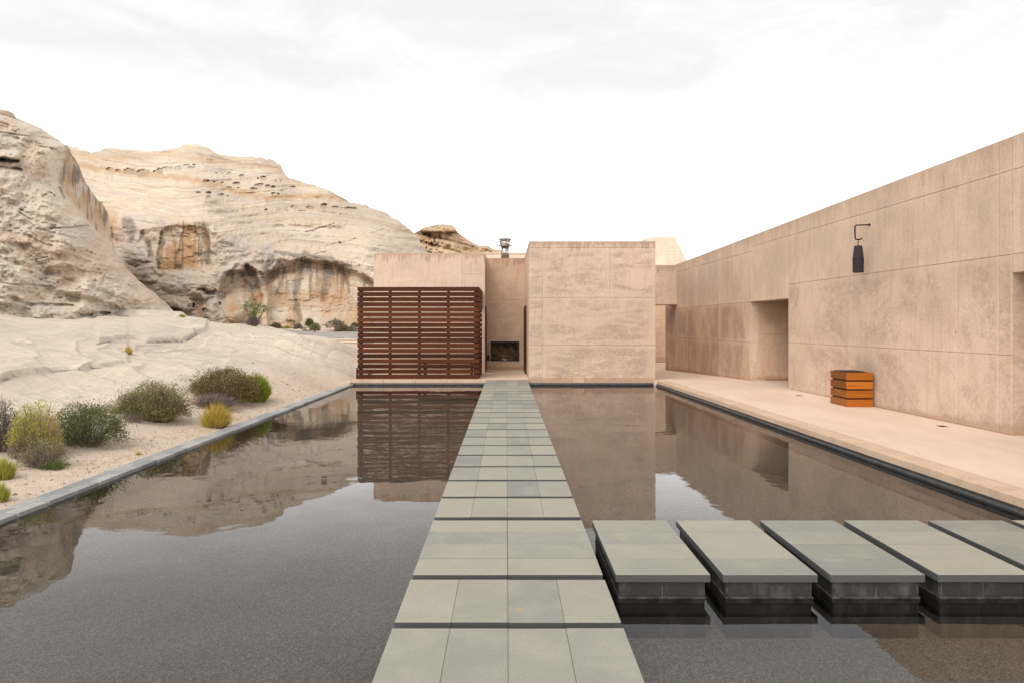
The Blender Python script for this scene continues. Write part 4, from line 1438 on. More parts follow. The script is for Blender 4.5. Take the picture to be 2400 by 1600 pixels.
# slatted wooden screen
YS = 20.32
sx0, sx1 = -4.452, -0.817
sc = thing("slatted_screen", "red-brown wooden slatted screen standing at the pool's far edge", "screen", (-2.6345, YS, 0.0))
slat_n, pitch, shh = 18, 0.1528, 0.126
slat_me = MB().box(-(sx1 - sx0) / 2, (sx1 - sx0) / 2, -0.02, 0.02, 0, shh).mesh("slat", 0.004)
slat_me.materials.append(M_wood)
ret_a = MB().box(-0.02, 0.02, 0, 2.44, 0, shh).mesh("return_slat", 0.004)
ret_b = MB().box(-0.02, 0.02, 0, 2.15, 0, shh).mesh("return_slat", 0.004)
for me_ in (ret_a, ret_b):
    me_.materials.append(M_woody)
for i in range(slat_n):
    z = 0.005 + i * pitch
    s_ = link("slat", slat_me, None, sc, (random.uniform(-.006, .006), random.uniform(-.003, .003), z))
    s_.rotation_euler = (random.uniform(-.012, .012), random.uniform(-.0008, .0008), 0)
    r_ = link("return_slat", ret_a if i >= slat_n - 4 else ret_b, None, sc, ((sx1 - sx0) / 2 - 0.021, 0.024, z + random.uniform(-.003, .003)))
    r_.rotation_euler = (0, 0, -0.006)
posts = [sx0 + 0.09, (913.8 - VX) / F * YS, (982.3 - VX) / F * YS, (1050.4 - VX) / F * YS, sx1 - 0.10]
pmesh = MB().box(-0.04, 0.04, 0.0225, 0.09, 0, 2.715).mesh("post", 0.003)
pmesh2 = MB().box(-0.055, 0.055, 0.0225, 0.11, 0, 2.715).mesh("post", 0.003)
for me_ in (pmesh, pmesh2):
    me_.materials.append(M_post)
bolt = MB().tube([(0, 0.004, 0), (0, -0.0035, 0)], 0.006, 6).mesh("bolt")
bolt.materials.append(M_bolt)
for i, xp in enumerate(posts):
    p_ = link("post", pmesh2 if i in (0, 4) else pmesh, None, sc, (xp + 2.6345, 0, 0.0))
    for j in range(slat_n):
        for dz in (0.03, 0.09):
            link("bolt", bolt, None, p_, (random.uniform(-.01, .01), -0.021, 0.005 + j * pitch + dz))
for yq in (1.0, 2.05):
    link("post", pmesh, None, sc, ((sx1 - sx0) / 2 - 0.09, yq - 0.05, 0))
MB().box(-1.86, -1.82, -0.012, 0.05, 0.0, 0.33).build("end_board", M_wood, sc, 0.004)
# bench behind the screen, seen through the lowest gaps
bq = thing("bench", "dark bench just visible through the lowest gaps of the slatted screen", "bench", (-1.75, 21.5, -0.004))
MB().box(-0.95, 0.75, -0.25, 0.25, 0.40, 0.45).build("seat", M_post, bq, 0.01)
for sxx in (-0.85, -0.1, 0.62):
    for syy in (-0.2, 0.16):
        MB().box(sxx, sxx + 0.06, syy, syy + 0.05, 0, 0.399).build("leg", M_post, bq)

# ------------------------------------------------------------------ right wing


def ztop(D):
    return 4.32 - 0.0177 * (D - 9.62)


def dpx(px):
    return 7.61 / ((px - VX) / F + 0.03)


wing = thing("wing_wall", "long pink concrete wall running along the deck on the right", "building", (7.0, 12, 0))
wo = wing.location
TH = 0.42
DJ0, DJ1 = dpx(1848.6), dpx(1758.9)        # near and far jamb of the doorway
DHEAD = 2.26
D2A, D2B = 7.1, dpx(2373.5)                # second opening
HEAD2 = 2.346
YB, YE = -6.0, 28.8


def wseg(mb, d0, d1, z0, z1, f0, f1, top=False):
    """a piece of the wing between two depths; f = offset of front and back from the face line"""
    za, zb = (ztop(d0), ztop(d1)) if top else (z1, z1)
    mb.hexa([(xwall(d0) + f0, d0, z0), (xwall(d0) + f1, d0, z0), (xwall(d1) + f1, d1, z0), (xwall(d1) + f0, d1, z0),
             (xwall(d0) + f0, d0, za), (xwall(d0) + f1, d0, za), (xwall(d1) + f1, d1, zb), (xwall(d1) + f0, d1, zb)])


core = MB(wo)
for d0, d1, z0 in ((YB, D2A, -0.5), (D2A, D2B, HEAD2), (D2B, DJ0, -0.5), (DJ0, DJ1, DHEAD), (DJ1, YE, -0.5)):
    wseg(core, d0, d1, z0, 0, 0.0, TH, True)
core.build("wall_core", M_wing, wing)


def wpanel(d0, d1, z0, z1, top=False, g=0.006):
    mb = MB(wo)
    if top:
        za = zb = None
        mb.hexa([(xwall(d0 + g) - 0.010, d0 + g, z0 + g), (xwall(d0 + g) + 0.03, d0 + g, z0 + g), (xwall(d1 - g) + 0.03, d1 - g, z0 + g), (xwall(d1 - g) - 0.010, d1 - g, z0 + g),
                 (xwall(d0 + g) - 0.010, d0 + g, ztop(d0) + 0.004), (xwall(d0 + g) + 0.03, d0 + g, ztop(d0) + 0.004), (xwall(d1 - g) + 0.03, d1 - g, ztop(d1) + 0.004), (xwall(d1 - g) - 0.010, d1 - g, ztop(d1) + 0.004)])
    else:
        wseg(mb, d0 + g, d1 - g, z0 + g, z1 - g, -0.010, 0.03)
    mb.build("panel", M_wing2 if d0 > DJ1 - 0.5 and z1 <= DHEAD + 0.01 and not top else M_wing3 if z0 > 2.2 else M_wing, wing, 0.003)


cuts = [dpx(p) for p in (2343, 2246.7, 2025, 1877)]
near_cuts = [YB, -1.0, 3.2, D2A]
ZC = 3.83
for a, b in zip(near_cuts[:-1], near_cuts[1:]):
    for z0, z1 in ((0.006, 1.156), (1.156, 2.612), (2.612, ZC)):
        wpanel(a, b, z0, z1)
    wpanel(a, b, ZC, 0, True)
wpanel(D2A, D2B, HEAD2, 2.612)
wpanel(D2A, D2B, 2.612, ZC)
wpanel(D2A, D2B, ZC, 0, True)
seqd = [D2B, cuts[0], cuts[1], cuts[3], DJ0]
for a, b in zip(seqd[:-1], seqd[1:]):
    wpanel(a, b, 0.006, 1.156)
    wpanel(a, b, 1.156, 2.612)
seqd = [D2B, cuts[0], cuts[1], cuts[2], cuts[3], DJ0]
for a, b in zip(seqd[:-1], seqd[1:]):
    wpanel(a, b, 2.612, ZC)
    wpanel(a, b, ZC, 0, True)
c4 = [DJ1 - 0.1, dpx(1767.9), dpx(1687.5), dpx(1634), dpx(1612), YE]
wpanel(DJ0, DJ1 - 0.12, DHEAD, ZC)
wpanel(DJ0, DJ1 - 0.12, ZC - 0.0, 0, True)
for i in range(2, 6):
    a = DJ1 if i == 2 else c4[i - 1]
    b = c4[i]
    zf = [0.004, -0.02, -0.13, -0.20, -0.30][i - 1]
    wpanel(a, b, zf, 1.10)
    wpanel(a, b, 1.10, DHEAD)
    wpanel(a if i > 2 else DJ1 - 0.11, b, DHEAD, 3.70)
    wpanel(a if i > 2 else DJ1 - 0.11, b, 3.70, 0, True)
# rooms behind the two openings
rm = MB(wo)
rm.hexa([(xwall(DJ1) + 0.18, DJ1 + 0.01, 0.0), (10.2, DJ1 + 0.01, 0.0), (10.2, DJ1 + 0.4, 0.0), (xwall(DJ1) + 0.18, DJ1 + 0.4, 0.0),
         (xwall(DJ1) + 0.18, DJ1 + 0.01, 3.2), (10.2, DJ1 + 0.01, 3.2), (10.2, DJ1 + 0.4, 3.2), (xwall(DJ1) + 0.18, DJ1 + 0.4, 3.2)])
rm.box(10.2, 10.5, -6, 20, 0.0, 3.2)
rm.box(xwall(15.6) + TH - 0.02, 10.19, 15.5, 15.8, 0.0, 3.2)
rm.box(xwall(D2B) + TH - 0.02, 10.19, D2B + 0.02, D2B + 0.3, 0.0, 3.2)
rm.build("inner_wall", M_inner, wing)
MB(wo).hexa([(xwall(-6) + TH - 0.02, -6, 3.21), (10.6, -6, 3.21), (10.6, 20, 3.21), (xwall(20) + TH - 0.02, 20, 3.21),
             (xwall(-6) + TH - 0.02, -6, 3.4), (10.6, -6, 3.4), (10.6, 20, 3.4), (xwall(20) + TH - 0.02, 20, 3.4)]).build("roof", M_inner, wing)  # unseen roof, carried to the wall to keep the rooms dark
# panel joints on the wall seen through the doorway
for (za, zb) in ((0.05, 1.33), (1.33, 3.15)):
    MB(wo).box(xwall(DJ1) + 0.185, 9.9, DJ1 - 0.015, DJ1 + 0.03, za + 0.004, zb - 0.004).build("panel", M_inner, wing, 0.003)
marks(wing, [((xwall(d) - 0.009, d, z), (-1, 0, 0), 0.024) for d, z in ((14.9, 1.50), (13.5, 1.50), (12.75, 1.50), (15.2, 2.42), (11.0, 1.48), (18.4, 2.75), (21.0, 2.8))])

stp = thing("stone", "small brown stone leaning inside the doorway's near corner", "stone", (xwall(DJ0) + 0.35, DJ0 + 0.55, 0.004))
n, mth = 14, 10
V, Fc = [], []
for i in range(mth + 1):
    for k in range(n):
        th, ph = math.pi * i / mth, 2 * math.pi * k / n
        d = Vector((math.sin(th) * math.cos(ph), math.sin(th) * math.sin(ph), math.cos(th)))
        r = 1 + 0.22 * float(vnoise(d.x * 1.7 + 3, d.y * 1.7, d.z * 1.7, 5))
        V.append((d.x * 0.10 * r * (1.25 - 0.5 * d.z), d.y * 0.12 * r, 0.13 + d.z * 0.14 * r))
for i in range(mth):
    for k in range(n):
        Fc.append((i * n + k, (i + 1) * n + k, (i + 1) * n + (k + 1) % n, i * n + (k + 1) % n))
link("body", mesh_from("stone", np.array(V), np.array(Fc), True), M_rock, stp)

# lintel bridge between the block and the wing, and the wall beyond it
bm_ = thing("lintel_beam", "pink concrete lintel bridging the central block and the right wall", "beam", (5.4, 27.1, 2.407))
MB(bm_.location).box(4.37, xwall(27.05) - 0.012, 27.056, 28.0, 2.407, 3.976).build("beam", M_beam, bm_, 0.004)
rects_y(bm_, M_beam, [(4.37, xwall(27.05) - 0.014, 2.411, 3.98)], 27.056, 0.008)
marks(bm_, [((6.16, 27.047, 3.52), (0, -1, 0), 0.03)])
bw = thing("passage_wall", "shaded concrete wall at the end of the passage under the lintel", "wall", (7, 31, -0.3))
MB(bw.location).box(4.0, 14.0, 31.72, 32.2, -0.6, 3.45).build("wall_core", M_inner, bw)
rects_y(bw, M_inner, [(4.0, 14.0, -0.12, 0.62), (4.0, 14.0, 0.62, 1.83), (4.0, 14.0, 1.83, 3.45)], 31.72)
MB(bw.location).box(4.0, 14.0, 31.3, 31.7, -0.6, -0.14).build("step", M_deck, bw, 0.01)

# far pale building
fb = thing("far_building", "pale sunlit concrete building with a sloping edge beyond the lintel", "building", (11, 50, 0))
Df = 48.0
a = at(1514, 558.5, Df)
b = at(1521, 556, Df)
c = at(1582, 555.4, Df)
d = at(1609.4, 610, Df)
slope = (d[0] - c[0]) / (d[2] - c[2])
e = (d[0] + slope * (0 - d[2]), Df, -0.5)
poly = [(a[0], Df, -0.5), a, b, c, d, e]
MB(fb.location).prism(poly, [(x, y + 7, z) for x, y, z in poly]).build("wall_core", M_far, fb)
for z0, z1 in ((0.5, 3.0), (3.0, 5.2), (5.2, 6.55), (6.55, 7.62)):
    xr0, xr1 = [c[0] + slope * (z - c[2]) - 0.06 for z in (z0, z1)]
    MB(fb.location).hexa([(a[0] + 0.05, Df - 0.02, z0 + 0.01), (xr0, Df - 0.02, z0 + 0.01), (xr0, Df + 0.03, z0 + 0.01), (a[0] + 0.05, Df + 0.03, z0 + 0.01),
                          (a[0] + 0.05, Df - 0.02, z1 - 0.01), (xr1, Df - 0.02, z1 - 0.01), (xr1, Df + 0.03, z1 - 0.01), (a[0] + 0.05, Df + 0.03, z1 - 0.01)]).build("panel", M_far, fb)

# terrace walls left of the screen
tw = thing("terrace_wall", "pale low wall with a light cap left of the wooden screen", "wall", (-6, 31, 0), "low terrace walls")
MB(tw.location).box(-10.2, -3.8, 32.2, 32.6, -0.5, 0.89).build("wall_core", M_pale, tw)
MB(tw.location).box(-10.25, -3.75, 32.15, 32.65, 0.893, 0.94).build("cap", M_far, tw, 0.008)
tw2 = thing("terrace_wall", "front pale terrace wall, lower, just above the slickrock slope", "wall", (-6, 30, 0), "low terrace walls")
MB(tw2.location).box(-9.0, -3.8, 30.2, 30.6, -0.5, 0.815).build("wall_core", M_pale, tw2)
MB(tw2.location).box(-9.05, -3.75, 30.15, 30.65, 0.818, 0.86).build("cap", M_far, tw2, 0.008)

# ------------------------------------------------------------------ crate and lantern
# planter crate: four tiers of planks
cD = F * (CAMZ - 0.004) / (953.0 - VY)
cxa, cxb = (1985.0 - VX) / F * cD, (2046.5 - VX) / F * cD
cdep = 0.62
ch = (953 - 872.5) / F * cD
cr_ = thing("planter_crate", "square orange wooden planter crate of four plank tiers on the deck", "planter", ((cxa + cxb) / 2, cD, 0.004))
cw = (cxb - cxa) / 2
# its left side is seen too: the crate is about as deep as wide
cdep = (F * cxa / (1946.0 - VX)) - cD
th_, gp = 0.03, 0.028
tier = (ch - 3 * gp) / 4
fpl = MB().box(-cw, cw, 0, th_, 0, tier).mesh("plank", 0.004)
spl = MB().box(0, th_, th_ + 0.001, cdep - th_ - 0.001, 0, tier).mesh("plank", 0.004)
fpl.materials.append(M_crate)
spl.materials.append(M_crate_shaded)
for i in range(4):
    z = i * (tier + gp)
    link("plank", fpl, None, cr_, (0, 0, z))
    link("plank", fpl, None, cr_, (0, cdep - th_, z))
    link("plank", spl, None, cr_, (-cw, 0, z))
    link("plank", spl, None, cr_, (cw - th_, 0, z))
MB().box(-cw + th_ + 0.002, cw - th_ - 0.002, th_ + 0.002, cdep - th_ - 0.002, 0.02, ch - 0.03).build("liner", M_iron, cr_, 0.004)
MB().box(-cw + th_ + 0.02, cw - 0.06, cdep * 0.3, cdep - th_ - 0.02, ch - 0.028, ch + 0.012).build("lid", M_iron, cr_, 0.004)

# wall lantern
lD = 7.61 / ((2039.5 - VX) / F + 0.03)
lx, ly, lz = xwall(lD) - 0.01, lD, CAMZ + (VY - 527.4) / F * lD
ln_ = thing("wall_lantern", "dark tapered lantern hanging from an iron bracket on the right wall", "lantern", (lx, ly, lz - 1.2))
S = lD / F
hx = (2005 - 2039.5) * S              # bracket's outward reach
dz = lambda py: (527.4 - py) * S + 1.2
arm = [(0.0, 0, dz(527.4)), (hx + 0.012, 0, dz(528.4)), (hx, 0, dz(531)), (hx + 0.002, 0, dz(558)), (hx + 0.012, 0, dz(561.5)), (hx + 0.10, 0, dz(562)), (hx + 0.125, 0, dz(560.5)), (hx + 0.132, 0, dz(557.5))]
br = MB().tube(arm, 0.014, 8).build("bracket", M_iron, ln_, 0, True)
MB().tube([(0.012, 0, dz(527.4)), (-0.006, 0, dz(527.4))], 0.03, 12).build("wall_plate", M_iron, br)
cx_ = (2012.5 - 2039.5) * S
MB().tube([(cx_, 0, dz(560)), (cx_, 0, dz(577))], 0.008, 8).build("hanger", M_iron, ln_, 0, True)
rr = lambda w: w * S / 2
prof = [(0.0, dz(576.5)), (rr(16), dz(576.5)), (rr(17), dz(577.5)), (rr(24), dz(608)), (rr(23.4), dz(639)), (rr(22.0), dz(639.2)), (rr(22.0), dz(610)), (0.0, dz(600))]
MB().lathe((cx_, 0, 0), prof, 28).build("shade", M_shade, ln_)
MB().lathe((cx_, 0, 0), [(rr(24.5), dz(607.0)), (rr(24.9), dz(608.2)), (rr(24.5), dz(609.4))], 28).build("seam", M_iron, ln_)

# ------------------------------------------------------------------ plants


def blades(n, w, d, h, width=0.006, lean=0.6, curve=0.25, base=0.25, hmin=0.55, seed=0, dome=True, fan=False):
    """a tuft of n curved blades filling a dome w x d x h; returns vertices, faces (triangle strips of 3 segments)"""
    r = np.random.default_rng(seed)
    a = r.uniform(0, 2 * np.pi, n)
    q = np.sqrt(r.uniform(0, 1, n))
    bx, by = np.cos(a) * q * w * 0.5 * base, np.sin(a) * q * d * 0.5 * base
    if fan:
        tx, ty = np.cos(a) * q * w * 0.5, np.sin(a) * q * d * 0.5
        tz = h * (1 - 0.42 * q ** 2) * r.uniform(hmin, 1.0, n)
    elif dome:
        tx, ty = np.cos(a) * q * w * 0.5, np.sin(a) * q * d * 0.5
        tz = h * np.sqrt(np.clip(1 - 0.80 * q ** 2, 0.02, 1)) * r.uniform(hmin, 1.0, n)
    else:
        tx, ty = np.cos(a) * q * w * 0.5, np.sin(a) * q * d * 0.5
        tz = h * r.uniform(hmin, 1.0, n)
    f = r.uniform(0.85, 1.06, n)
    tx, ty = tx * f, ty * f
    ang = r.uniform(0, np.pi, n)
    sx, sy = np.cos(ang) * width * 0.5, np.sin(ang) * width * 0.5
    V = np.zeros((n, 5, 3))
    for k, t in enumerate((0.0, 0.55)):
        cxx = bx + (tx - bx) * t ** (1 + curve)
        cyy = by + (ty - by) * t ** (1 + curve)
        czz = tz * (t ** (1 - curve * 0.5) if t > 0 else 0.0)
        ww = 1.0 - 0.25 * t
        V[:, 2 * k] = np.stack([cxx - sx * ww, cyy - sy * ww, czz], -1)
        V[:, 2 * k + 1] = np.stack([cxx + sx * ww, cyy + sy * ww, czz], -1)
    V[:, 4] = np.stack([tx, ty, tz], -1)
    idx = np.arange(n)[:, None] * 5
    tri = np.concatenate([idx + np.array([0, 1, 3]), idx + np.array([0, 3, 2]), idx + np.array([2, 3, 4])], 0)
    return V.reshape(-1, 3), tri


def twig_shrub(w, d, h, nst=60, nleaf=5000, leaf=0.02, seed=0, lift=0.18, clump=0.35, low=0.2, slim=0.45, shell=0.55):
    """woody stems fanning out of one base, small leaves gathered in clumps near the crown's outside"""
    r = np.random.default_rng(seed)
    st = MB()
    tips = []
    for i in range(nst):
        a = r.uniform(0, 2 * np.pi)
        el = math.asin(r.uniform(0.12, 1.0))
        q = r.uniform(0.72, 1.0)
        wob = 1 + 0.22 * float(vnoise(math.cos(a) * 1.6 + seed, math.sin(a) * 1.6, el * 2.0, 3))
        tip = np.array([math.cos(a) * math.cos(el) * w * 0.5, math.sin(a) * math.cos(el) * d * 0.5, h * (low + (1 - low) * math.sin(el))]) * q * wob
        tip[2] = max(tip[2], 0.1 * h)
        b = np.array([math.cos(a) * w * 0.05, math.sin(a) * d * 0.05, 0.0])
        mid = b + (tip - b) * 0.5 + np.array([r.normal(0, .03) * w, r.normal(0, .03) * d, 0.05 * h])
        st.tube([b, mid, tip], [0.011 * h / 0.6, 0.006 * h / 0.6, 0.002], 4, False)
        tips.append(tip)
        for kk in range(3):
            t = r.uniform(0.45, 0.9)
            p = mid + (tip - mid) * t
            e = p + r.normal(0, 0.085, 3) * np.array([w, d, h]) + np.array([0, 0, 0.06 * h])
            e[2] = max(e[2], 0.07 * h)
            st.tube([p, e], [0.004, 0.0015], 3, False)
            tips.append(e)
    tips = np.array(tips)
    c = tips[r.integers(0, len(tips), nleaf)]
    sp = clump * np.array([w, d, h]) * 0.22
    P = c * (1 - np.abs(r.normal(0, 0.07, (nleaf, 1)))) + r.normal(0, 1, (nleaf, 3)) * sp
    P[:, 2] = np.maximum(P[:, 2], 0.05 * h + r.uniform(0, 0.1, nleaf) * h)
    # part of the leaves close the crown's outside
    m2 = int(nleaf * shell)
    a = r.uniform(0, 2 * np.pi, m2)
    sz = r.uniform(0.02, 1.0, m2)
    cz = np.sqrt(1 - sz ** 2)
    lump = 1 + 0.16 * vnoise(np.cos(a) * cz * 2.2 + seed, np.sin(a) * cz * 2.2, sz * 2.2, 5) + 0.07 * vnoise(np.cos(a) * cz * 6 + seed, np.sin(a) * cz * 6, sz * 6, 6)
    rad = lump * (1 - np.abs(r.normal(0, 0.13, m2))) * 0.97
    P[:m2] = np.stack([np.cos(a) * cz * w * 0.5 * rad, np.sin(a) * cz * d * 0.5 * rad, h * (0.10 + 0.88 * sz) * rad], -1)
    out = P / np.array([w * .5, d * .5, h])
    out = out / (np.linalg.norm(out, axis=1, keepdims=True) + 1e-6)
    dirv = out * 0.7 + r.normal(0, 0.55, (nleaf, 3)) + np.array([0, 0, lift * 3])
    dirv /= np.linalg.norm(dirv, axis=1, keepdims=True)
    side = np.cross(dirv, r.normal(0, 1, (nleaf, 3)))
    side /= np.linalg.norm(side, axis=1, keepdims=True) + 1e-6
    L = leaf * r.uniform(0.6, 1.4, (nleaf, 1))
    V = np.stack([P - side * L * slim * 0.5, P + dirv * L * 0.55 - side * L * slim * 0.15 + 0, P + dirv * L, P + dirv * L * 0.45 + side * L * slim * 0.6], 1)
    idx = np.arange(nleaf)[:, None] * 4 + np.arange(4)[None]
    return st, V.reshape(-1, 3), idx


def place_shrub(name, label, px, py, wpx, hpx, kind, cat="shrub", group=None, seed=0, n=None, depth=0.85, extra=None, loc=None):
    p = loc or hit(px, py)
    D = p[1]
    w, h = wpx * D / F, hpx * D / F
    d = w * depth
    kq = (p[1] + d * 0.3) / p[1]
    t = thing(name, label, cat, (p[0] * kq, p[1] * kq, p[2] - 0.02), group)
    w, d, h = w * 1.06, d * 1.06, h * 1.04
    lf = max(0.010, 1.6 * D / 680 * 0.62)
    if kind[0] == 'leafy':
        st, V, Fq = twig_shrub(w, d, h, kind[3] if len(kind) > 3 else 60, n or 6000, lf * 1.75, seed, slim=0.5)
        st.build("stem", LM[kind[2]], t)
        link("foliage", mesh_from("foliage", V, Fq), LM[kind[1]], t)
    elif kind[0] == 'tuft':
        V, Fq = blades(n or 2500, w, d, h, lf * 0.55, seed=seed, base=kind[2] if len(kind) > 2 else 0.3)
        link("foliage", mesh_from("foliage", V, Fq), LM[kind[1]], t)
    elif kind[0] == 'fan':
        V, Fq = blades(n or 2500, w, d, h, lf * 0.5, seed=seed, base=kind[2], fan=True, curve=0.12, hmin=0.35)
        link("foliage", mesh_from("foliage", V, Fq), LM[kind[1]], t)
    for j, (k2, n2, ws, hs, ox, oy, bb) in enumerate(extra or []):
        V, Fq = blades(n2, w * ws, d * ws, h * hs, lf * 0.5, seed=seed + 50 + j, base=bb)
        V = V + np.array([ox * w, oy * d, 0])
        link("grass_blades", mesh_from("grass_blades", V, Fq), LM[k2], t)
    return t


# near shrubs along the sand strip
place_shrub("shrub", "round grey-olive shrub with green and straw grass on its left side", 357, 991, 172, 90, ('leafy', 'olive', 'stem', 110), seed=5, n=12000, extra=[('green', 500, 0.55, 0.62, -0.26, -0.32, 0.4), ('straw', 320, 0.5, 0.66, -0.33, -0.28, 0.4), ('olive', 2200, 1.0, 1.04, 0, 0, 0.5), ('dead', 420, 0.5, 0.42, -0.12, -0.45, 0.4)])
place_shrub("shrub", "dark green twiggy shrub second from the left, beside the pool edge", 207, 1053, 172, 106, ('leafy', 'dark', 'stem', 80), seed=6, n=13000, extra=[('dead', 260, 0.9, 0.55, 0, -0.1, 0.3)])
place_shrub("shrub", "brownish olive shrub with a leafy ragged top beside the lime green bush", 525, 950, 160, 84, ('leafy', 'brown', 'stem', 95), seed=7, n=15000)
place_shrub("shrub", "bright lime green rounded bush farthest along the pool's left edge", 602, 943, 74, 74, ('tuft', 'lime', 0.45), seed=8, n=5200)
place_shrub("shrub", "low grey-purple dead twig bush in front of the brownish shrub", 500, 962, 130, 46, ('tuft', 'dead', 0.35), seed=9, n=1700, extra=[('straw', 120, 0.4, 0.9, -0.28, -0.2, 0.4)])
place_shrub("grass_tuft", "golden orange bunch grass growing against the pool's edge stones", 508, 1006, 88, 74, ('fan', 'gold', 0.30), "grass", seed=10, n=1300, extra=[('yellow', 420, 0.95, 0.85, -0.12, 0.05, 0.3), ('dead', 120, 0.5, 0.4, 0.05, -0.1, 0.5)])
place_shrub("shrub", "feathery yellow-green and straw bush left of the dark green shrub", 80, 1074, 108, 132, ('leafy', 'yellow', 'dead', 70), seed=11, n=5200, extra=[('straw', 900, 0.9, 0.95, 0.16, 0.05, 0.35), ('yellow', 700, 0.8, 1.0, -0.08, 0.05, 0.35), ('olive', 1200, 1.0, 0.62, 0.08, -0.15, 0.4), ('dead', 500, 0.9, 0.5, -0.05, -0.2, 0.5)])
place_shrub("shrub", "grey sage shrub cut off by the left edge of the picture", 4, 1062, 110, 122, ('leafy', 'grey', 'stem', 70), seed=12, n=5000, extra=[('dead', 500, 0.9, 0.7, 0, -0.1, 0.3)])
place_shrub("shrub", "low tangled olive shrub in front of the feathery yellow bush", 100, 1100, 110, 70, ('leafy', 'olive', 'dead', 50), seed=13, n=2600, extra=[('green', 500, 0.7, 0.4, 0.25, -0.1, 0.5), ('dead', 500, 0.9, 0.7, 0, 0, 0.4)])
place_shrub("grass_tuft", "bright green grass clump at the left picture edge by the pool stones", 2, 1126, 76, 62, ('tuft', 'yellow', 0.5), "grass", seed=14, n=1700, extra=[('green', 500, 0.9, 0.7, -0.1, -0.1, 0.5)])
place_shrub("grass_tuft", "yellow green grass clump lowest at the left picture edge", -6, 1180, 64, 62, ('tuft', 'yellow', 0.5), "grass", seed=15, n=800, extra=[('lime', 400, 0.9, 0.8, 0, 0, 0.5)])
place_shrub("grass_tuft", "dry straw tuft alone on the pale slickrock slope", 301, 832, 20, 27, ('tuft', 'gold', 0.4), "grass", seed=16, n=260, extra=[('dead', 160, 2.2, 0.5, -0.5, 0, 0.5)])
place_shrub("grass_tuft", "small fresh green tuft at the tip of the left rock dome", 426, 744, 18, 9, ('tuft', 'lime', 0.6), "grass", seed=17, n=300)
place_shrub("grass_tuft", "small green tuft alone beside the pool's edge stones", 325, 1067, 17, 15, ('tuft', 'yellow', 0.5), "grass", seed=18, n=110)

# small desert tree before the cliff
tp = hit(592, 764)
tD = tp[1]
tr_ = thing("desert_tree", "small thin tree with fresh green leaves before the cliff", "tree", (tp[0], tp[1], tp[2] - 0.05))
r = np.random.default_rng(4)
sc_ = tD / F
tk = MB()
tips = []
for (bx, tx, tz) in ((0, -20, 48), (0, -8, 60), (0, 4, 40), (4, 16, 52), (4, 26, 46), (4, 8, 34)):
    b = np.array([bx, 0, 0]) * sc_
    e = np.array([tx, r.uniform(-8, 8), tz]) * sc_
    m_ = (b + e) / 2 + np.array([r.normal(0, 3), 0, 4]) * sc_
    tk.tube([b, m_, e], [0.035, 0.024, 0.010], 5, False)
    tips += [e, m_ * 0.35 + e * 0.65]
    for q in range(4):
        e2 = e + np.array([r.normal(0, 7), r.normal(0, 7), r.normal(-3, 6)]) * sc_
        tk.tube([m_ * 0.5 + e * 0.5, e2], [0.012, 0.004], 4, False)
        tips.append(e2)
tk.build("trunk", LM['stem'], tr_)
tips = np.array(tips)
nl = 650
c = tips[r.integers(0, len(tips), nl)] + r.normal(0, 3.2, (nl, 3)) * sc_
dv = r.normal(0, 1, (nl, 3)) + np.array([0, 0, 0.5])
dv /= np.linalg.norm(dv, axis=1, keepdims=True)
sd = np.cross(dv, r.normal(0, 1, (nl, 3)))
sd /= np.linalg.norm(sd, axis=1, keepdims=True)
Ls = 0.085 * r.uniform(0.6, 1.3, (nl, 1))
V = np.stack([c - sd * Ls * .3, c + dv * Ls * .6 - sd * Ls * .1, c + dv * Ls, c + dv * Ls * .4 + sd * Ls * .3], 1)
link("crown", mesh_from("crown", V.reshape(-1, 3), np.arange(nl)[:, None] * 4 + np.arange(4)[None]), LM['green'], tr_)
place_shrub("shrub", "grey bare twig bush at the foot of the small tree", 592, 764, 40, 30, ('tuft', 'dead', 0.4), seed=19, n=500)

# row of small shrubs at the foot of the cliff
FARS = [(614, 770, 20, 14, 'grey', "grey sage clump at the cliff's foot right of the small tree"), (622, 764, 24, 14, 'olive', "olive clump behind the grey sage right of the small tree"),
        (647, 770, 20, 12, 'brown', "brown clump at the cliff's foot, left of the dark streak's base"), (682, 764, 40, 14, 'brown', "long low brown thicket below the dark streak on the cliff"),
        (672, 772, 15, 11, 'yellow', "pale yellow tuft before the long brown thicket"), (699, 775, 17, 15, 'grey', "grey rounded shrub right of the pale yellow tuft"),
        (714, 778, 15, 10, 'straw', "straw coloured tuft nearest the track below the cliff"), (725, 766, 17, 17, 'dark', "dark green shrub tallest in the row below the cliff"),
        (737, 777, 22, 17, 'olive', "rounded olive shrub left of the red soil patch"), (741, 764, 18, 9, 'yellow', "yellowish low shrub behind the dark green one"),
        (786, 771, 46, 22, 'grey', "broad grey sage thicket behind the red soil patch"), (792, 787, 19, 15, 'grey', "grey shrub closest to the track right of the red soil"),
        (824, 782, 26, 16, 'grey', "grey shrub touching the left edge of the wooden screen"), (832, 767, 14, 9, 'olive', "small olive shrub above the grey one by the wooden screen"),
        (806, 776, 22, 12, 'brown', "brown low shrub between the grey thicket and the screen")]
for i, (px, py, wp, hp, kd, lab) in enumerate(FARS):
    u = (px - VX) / F
    D = 45.5 if py < 768 else 44.0 if py < 776 else 42.9
    loc = (u * D, D, CAMZ + (VY - py) / F * D)
    place_shrub("cliff_shrub", lab, px, py, wp, hp, ('leafy', kd, 'stem', 26) if kd not in ('straw', 'yellow') else ('tuft', kd, 0.5), group="shrubs at the foot of the cliff", seed=100 + i, n=900, loc=loc)

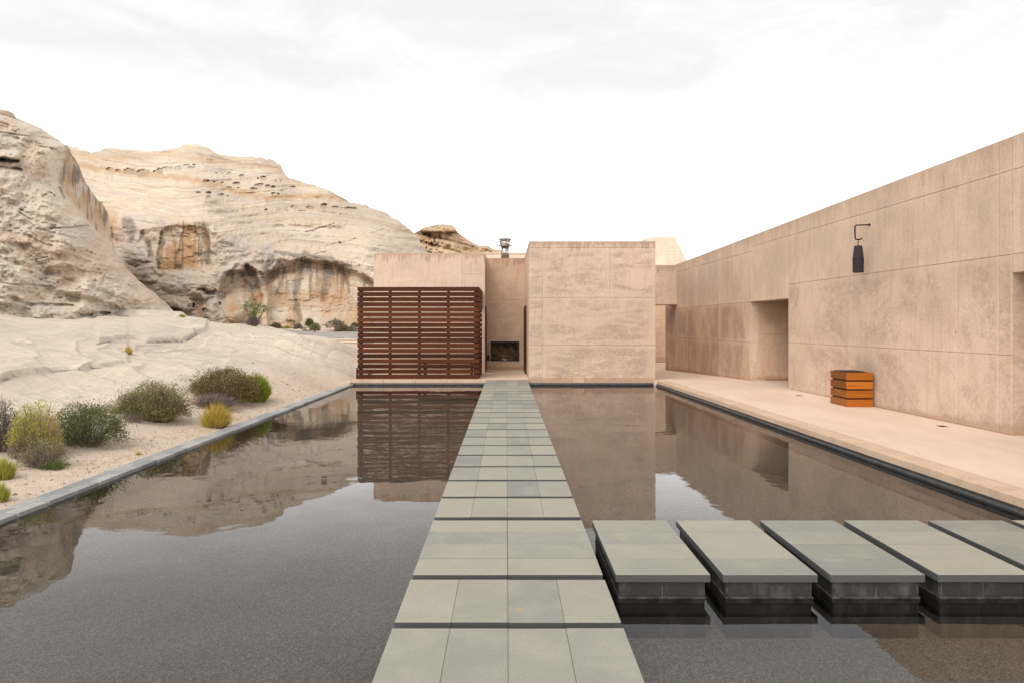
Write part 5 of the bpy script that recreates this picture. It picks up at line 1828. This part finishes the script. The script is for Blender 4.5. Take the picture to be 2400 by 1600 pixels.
# dry litter and grass along the edge stones: nobody could count it
r = np.random.default_rng(77)
nb = 3600
bx = -4.80 - np.abs(r.gamma(1.3, 0.32, nb))
by = r.uniform(4.0, 18.5, nb)
keep = (vnoise(bx * 1.6, by * 1.1, 0, 9) + 0.25) > r.uniform(-0.5, 0.6, nb)
bx, by = bx[keep], by[keep]
nb = len(bx)
bz = terr(bx, by)
hh = r.uniform(0.015, 0.075, nb) * (1 + 0.8 * (r.uniform(0, 1, nb) > 0.92))
an = r.uniform(0, 2 * np.pi, nb)
ln2 = r.uniform(0.1, 0.9, nb) * hh
sx_, sy_ = np.cos(an + 1.57) * 0.004, np.sin(an + 1.57) * 0.004
V = np.stack([np.stack([bx - sx_, by - sy_, bz - 0.005], -1), np.stack([bx + sx_, by + sy_, bz - 0.005], -1), np.stack([bx + np.cos(an) * ln2, by + np.sin(an) * ln2, bz + hh], -1)], 1)
me = mesh_from("dry_grass", V.reshape(-1, 3), np.arange(nb)[:, None] * 3 + np.arange(3)[None])
tag(link("dry_grass", me, LM['straw']), "thin dry grass and litter along the pool's left edge stones", "grass", kind="stuff")

npb = 1500
qx = -4.80 - np.abs(r.gamma(1.6, 0.55, npb))
qy = r.uniform(4.0, 19.0, npb)
qz = terr(qx, qy)
qs = r.gamma(2.0, 0.0042, npb) + 0.004
octv = np.array([(1, 0, 0), (0, 1, 0), (-1, 0, 0), (0, -1, 0), (0, 0, 0.7), (0, 0, -0.7)], float)
octf = np.array([(0, 1, 4), (1, 2, 4), (2, 3, 4), (3, 0, 4), (1, 0, 5), (2, 1, 5), (3, 2, 5), (0, 3, 5)])
V = octv[None] * (qs[:, None, None] * r.uniform(0.6, 1.3, (npb, 6, 1))) + np.stack([qx, qy, qz], -1)[:, None]
Fq = (np.arange(npb)[:, None, None] * 6 + octf[None]).reshape(-1, 3)
M_peb = leaf_mat("pebble", (0.30, 0.21, 0.15), (0.55, 0.46, 0.37))
tag(link("pebbles", mesh_from("pebbles", V.reshape(-1, 3), Fq), M_peb), "small loose pebbles scattered over the sand strip by the pool", "pebbles", kind="stuff")
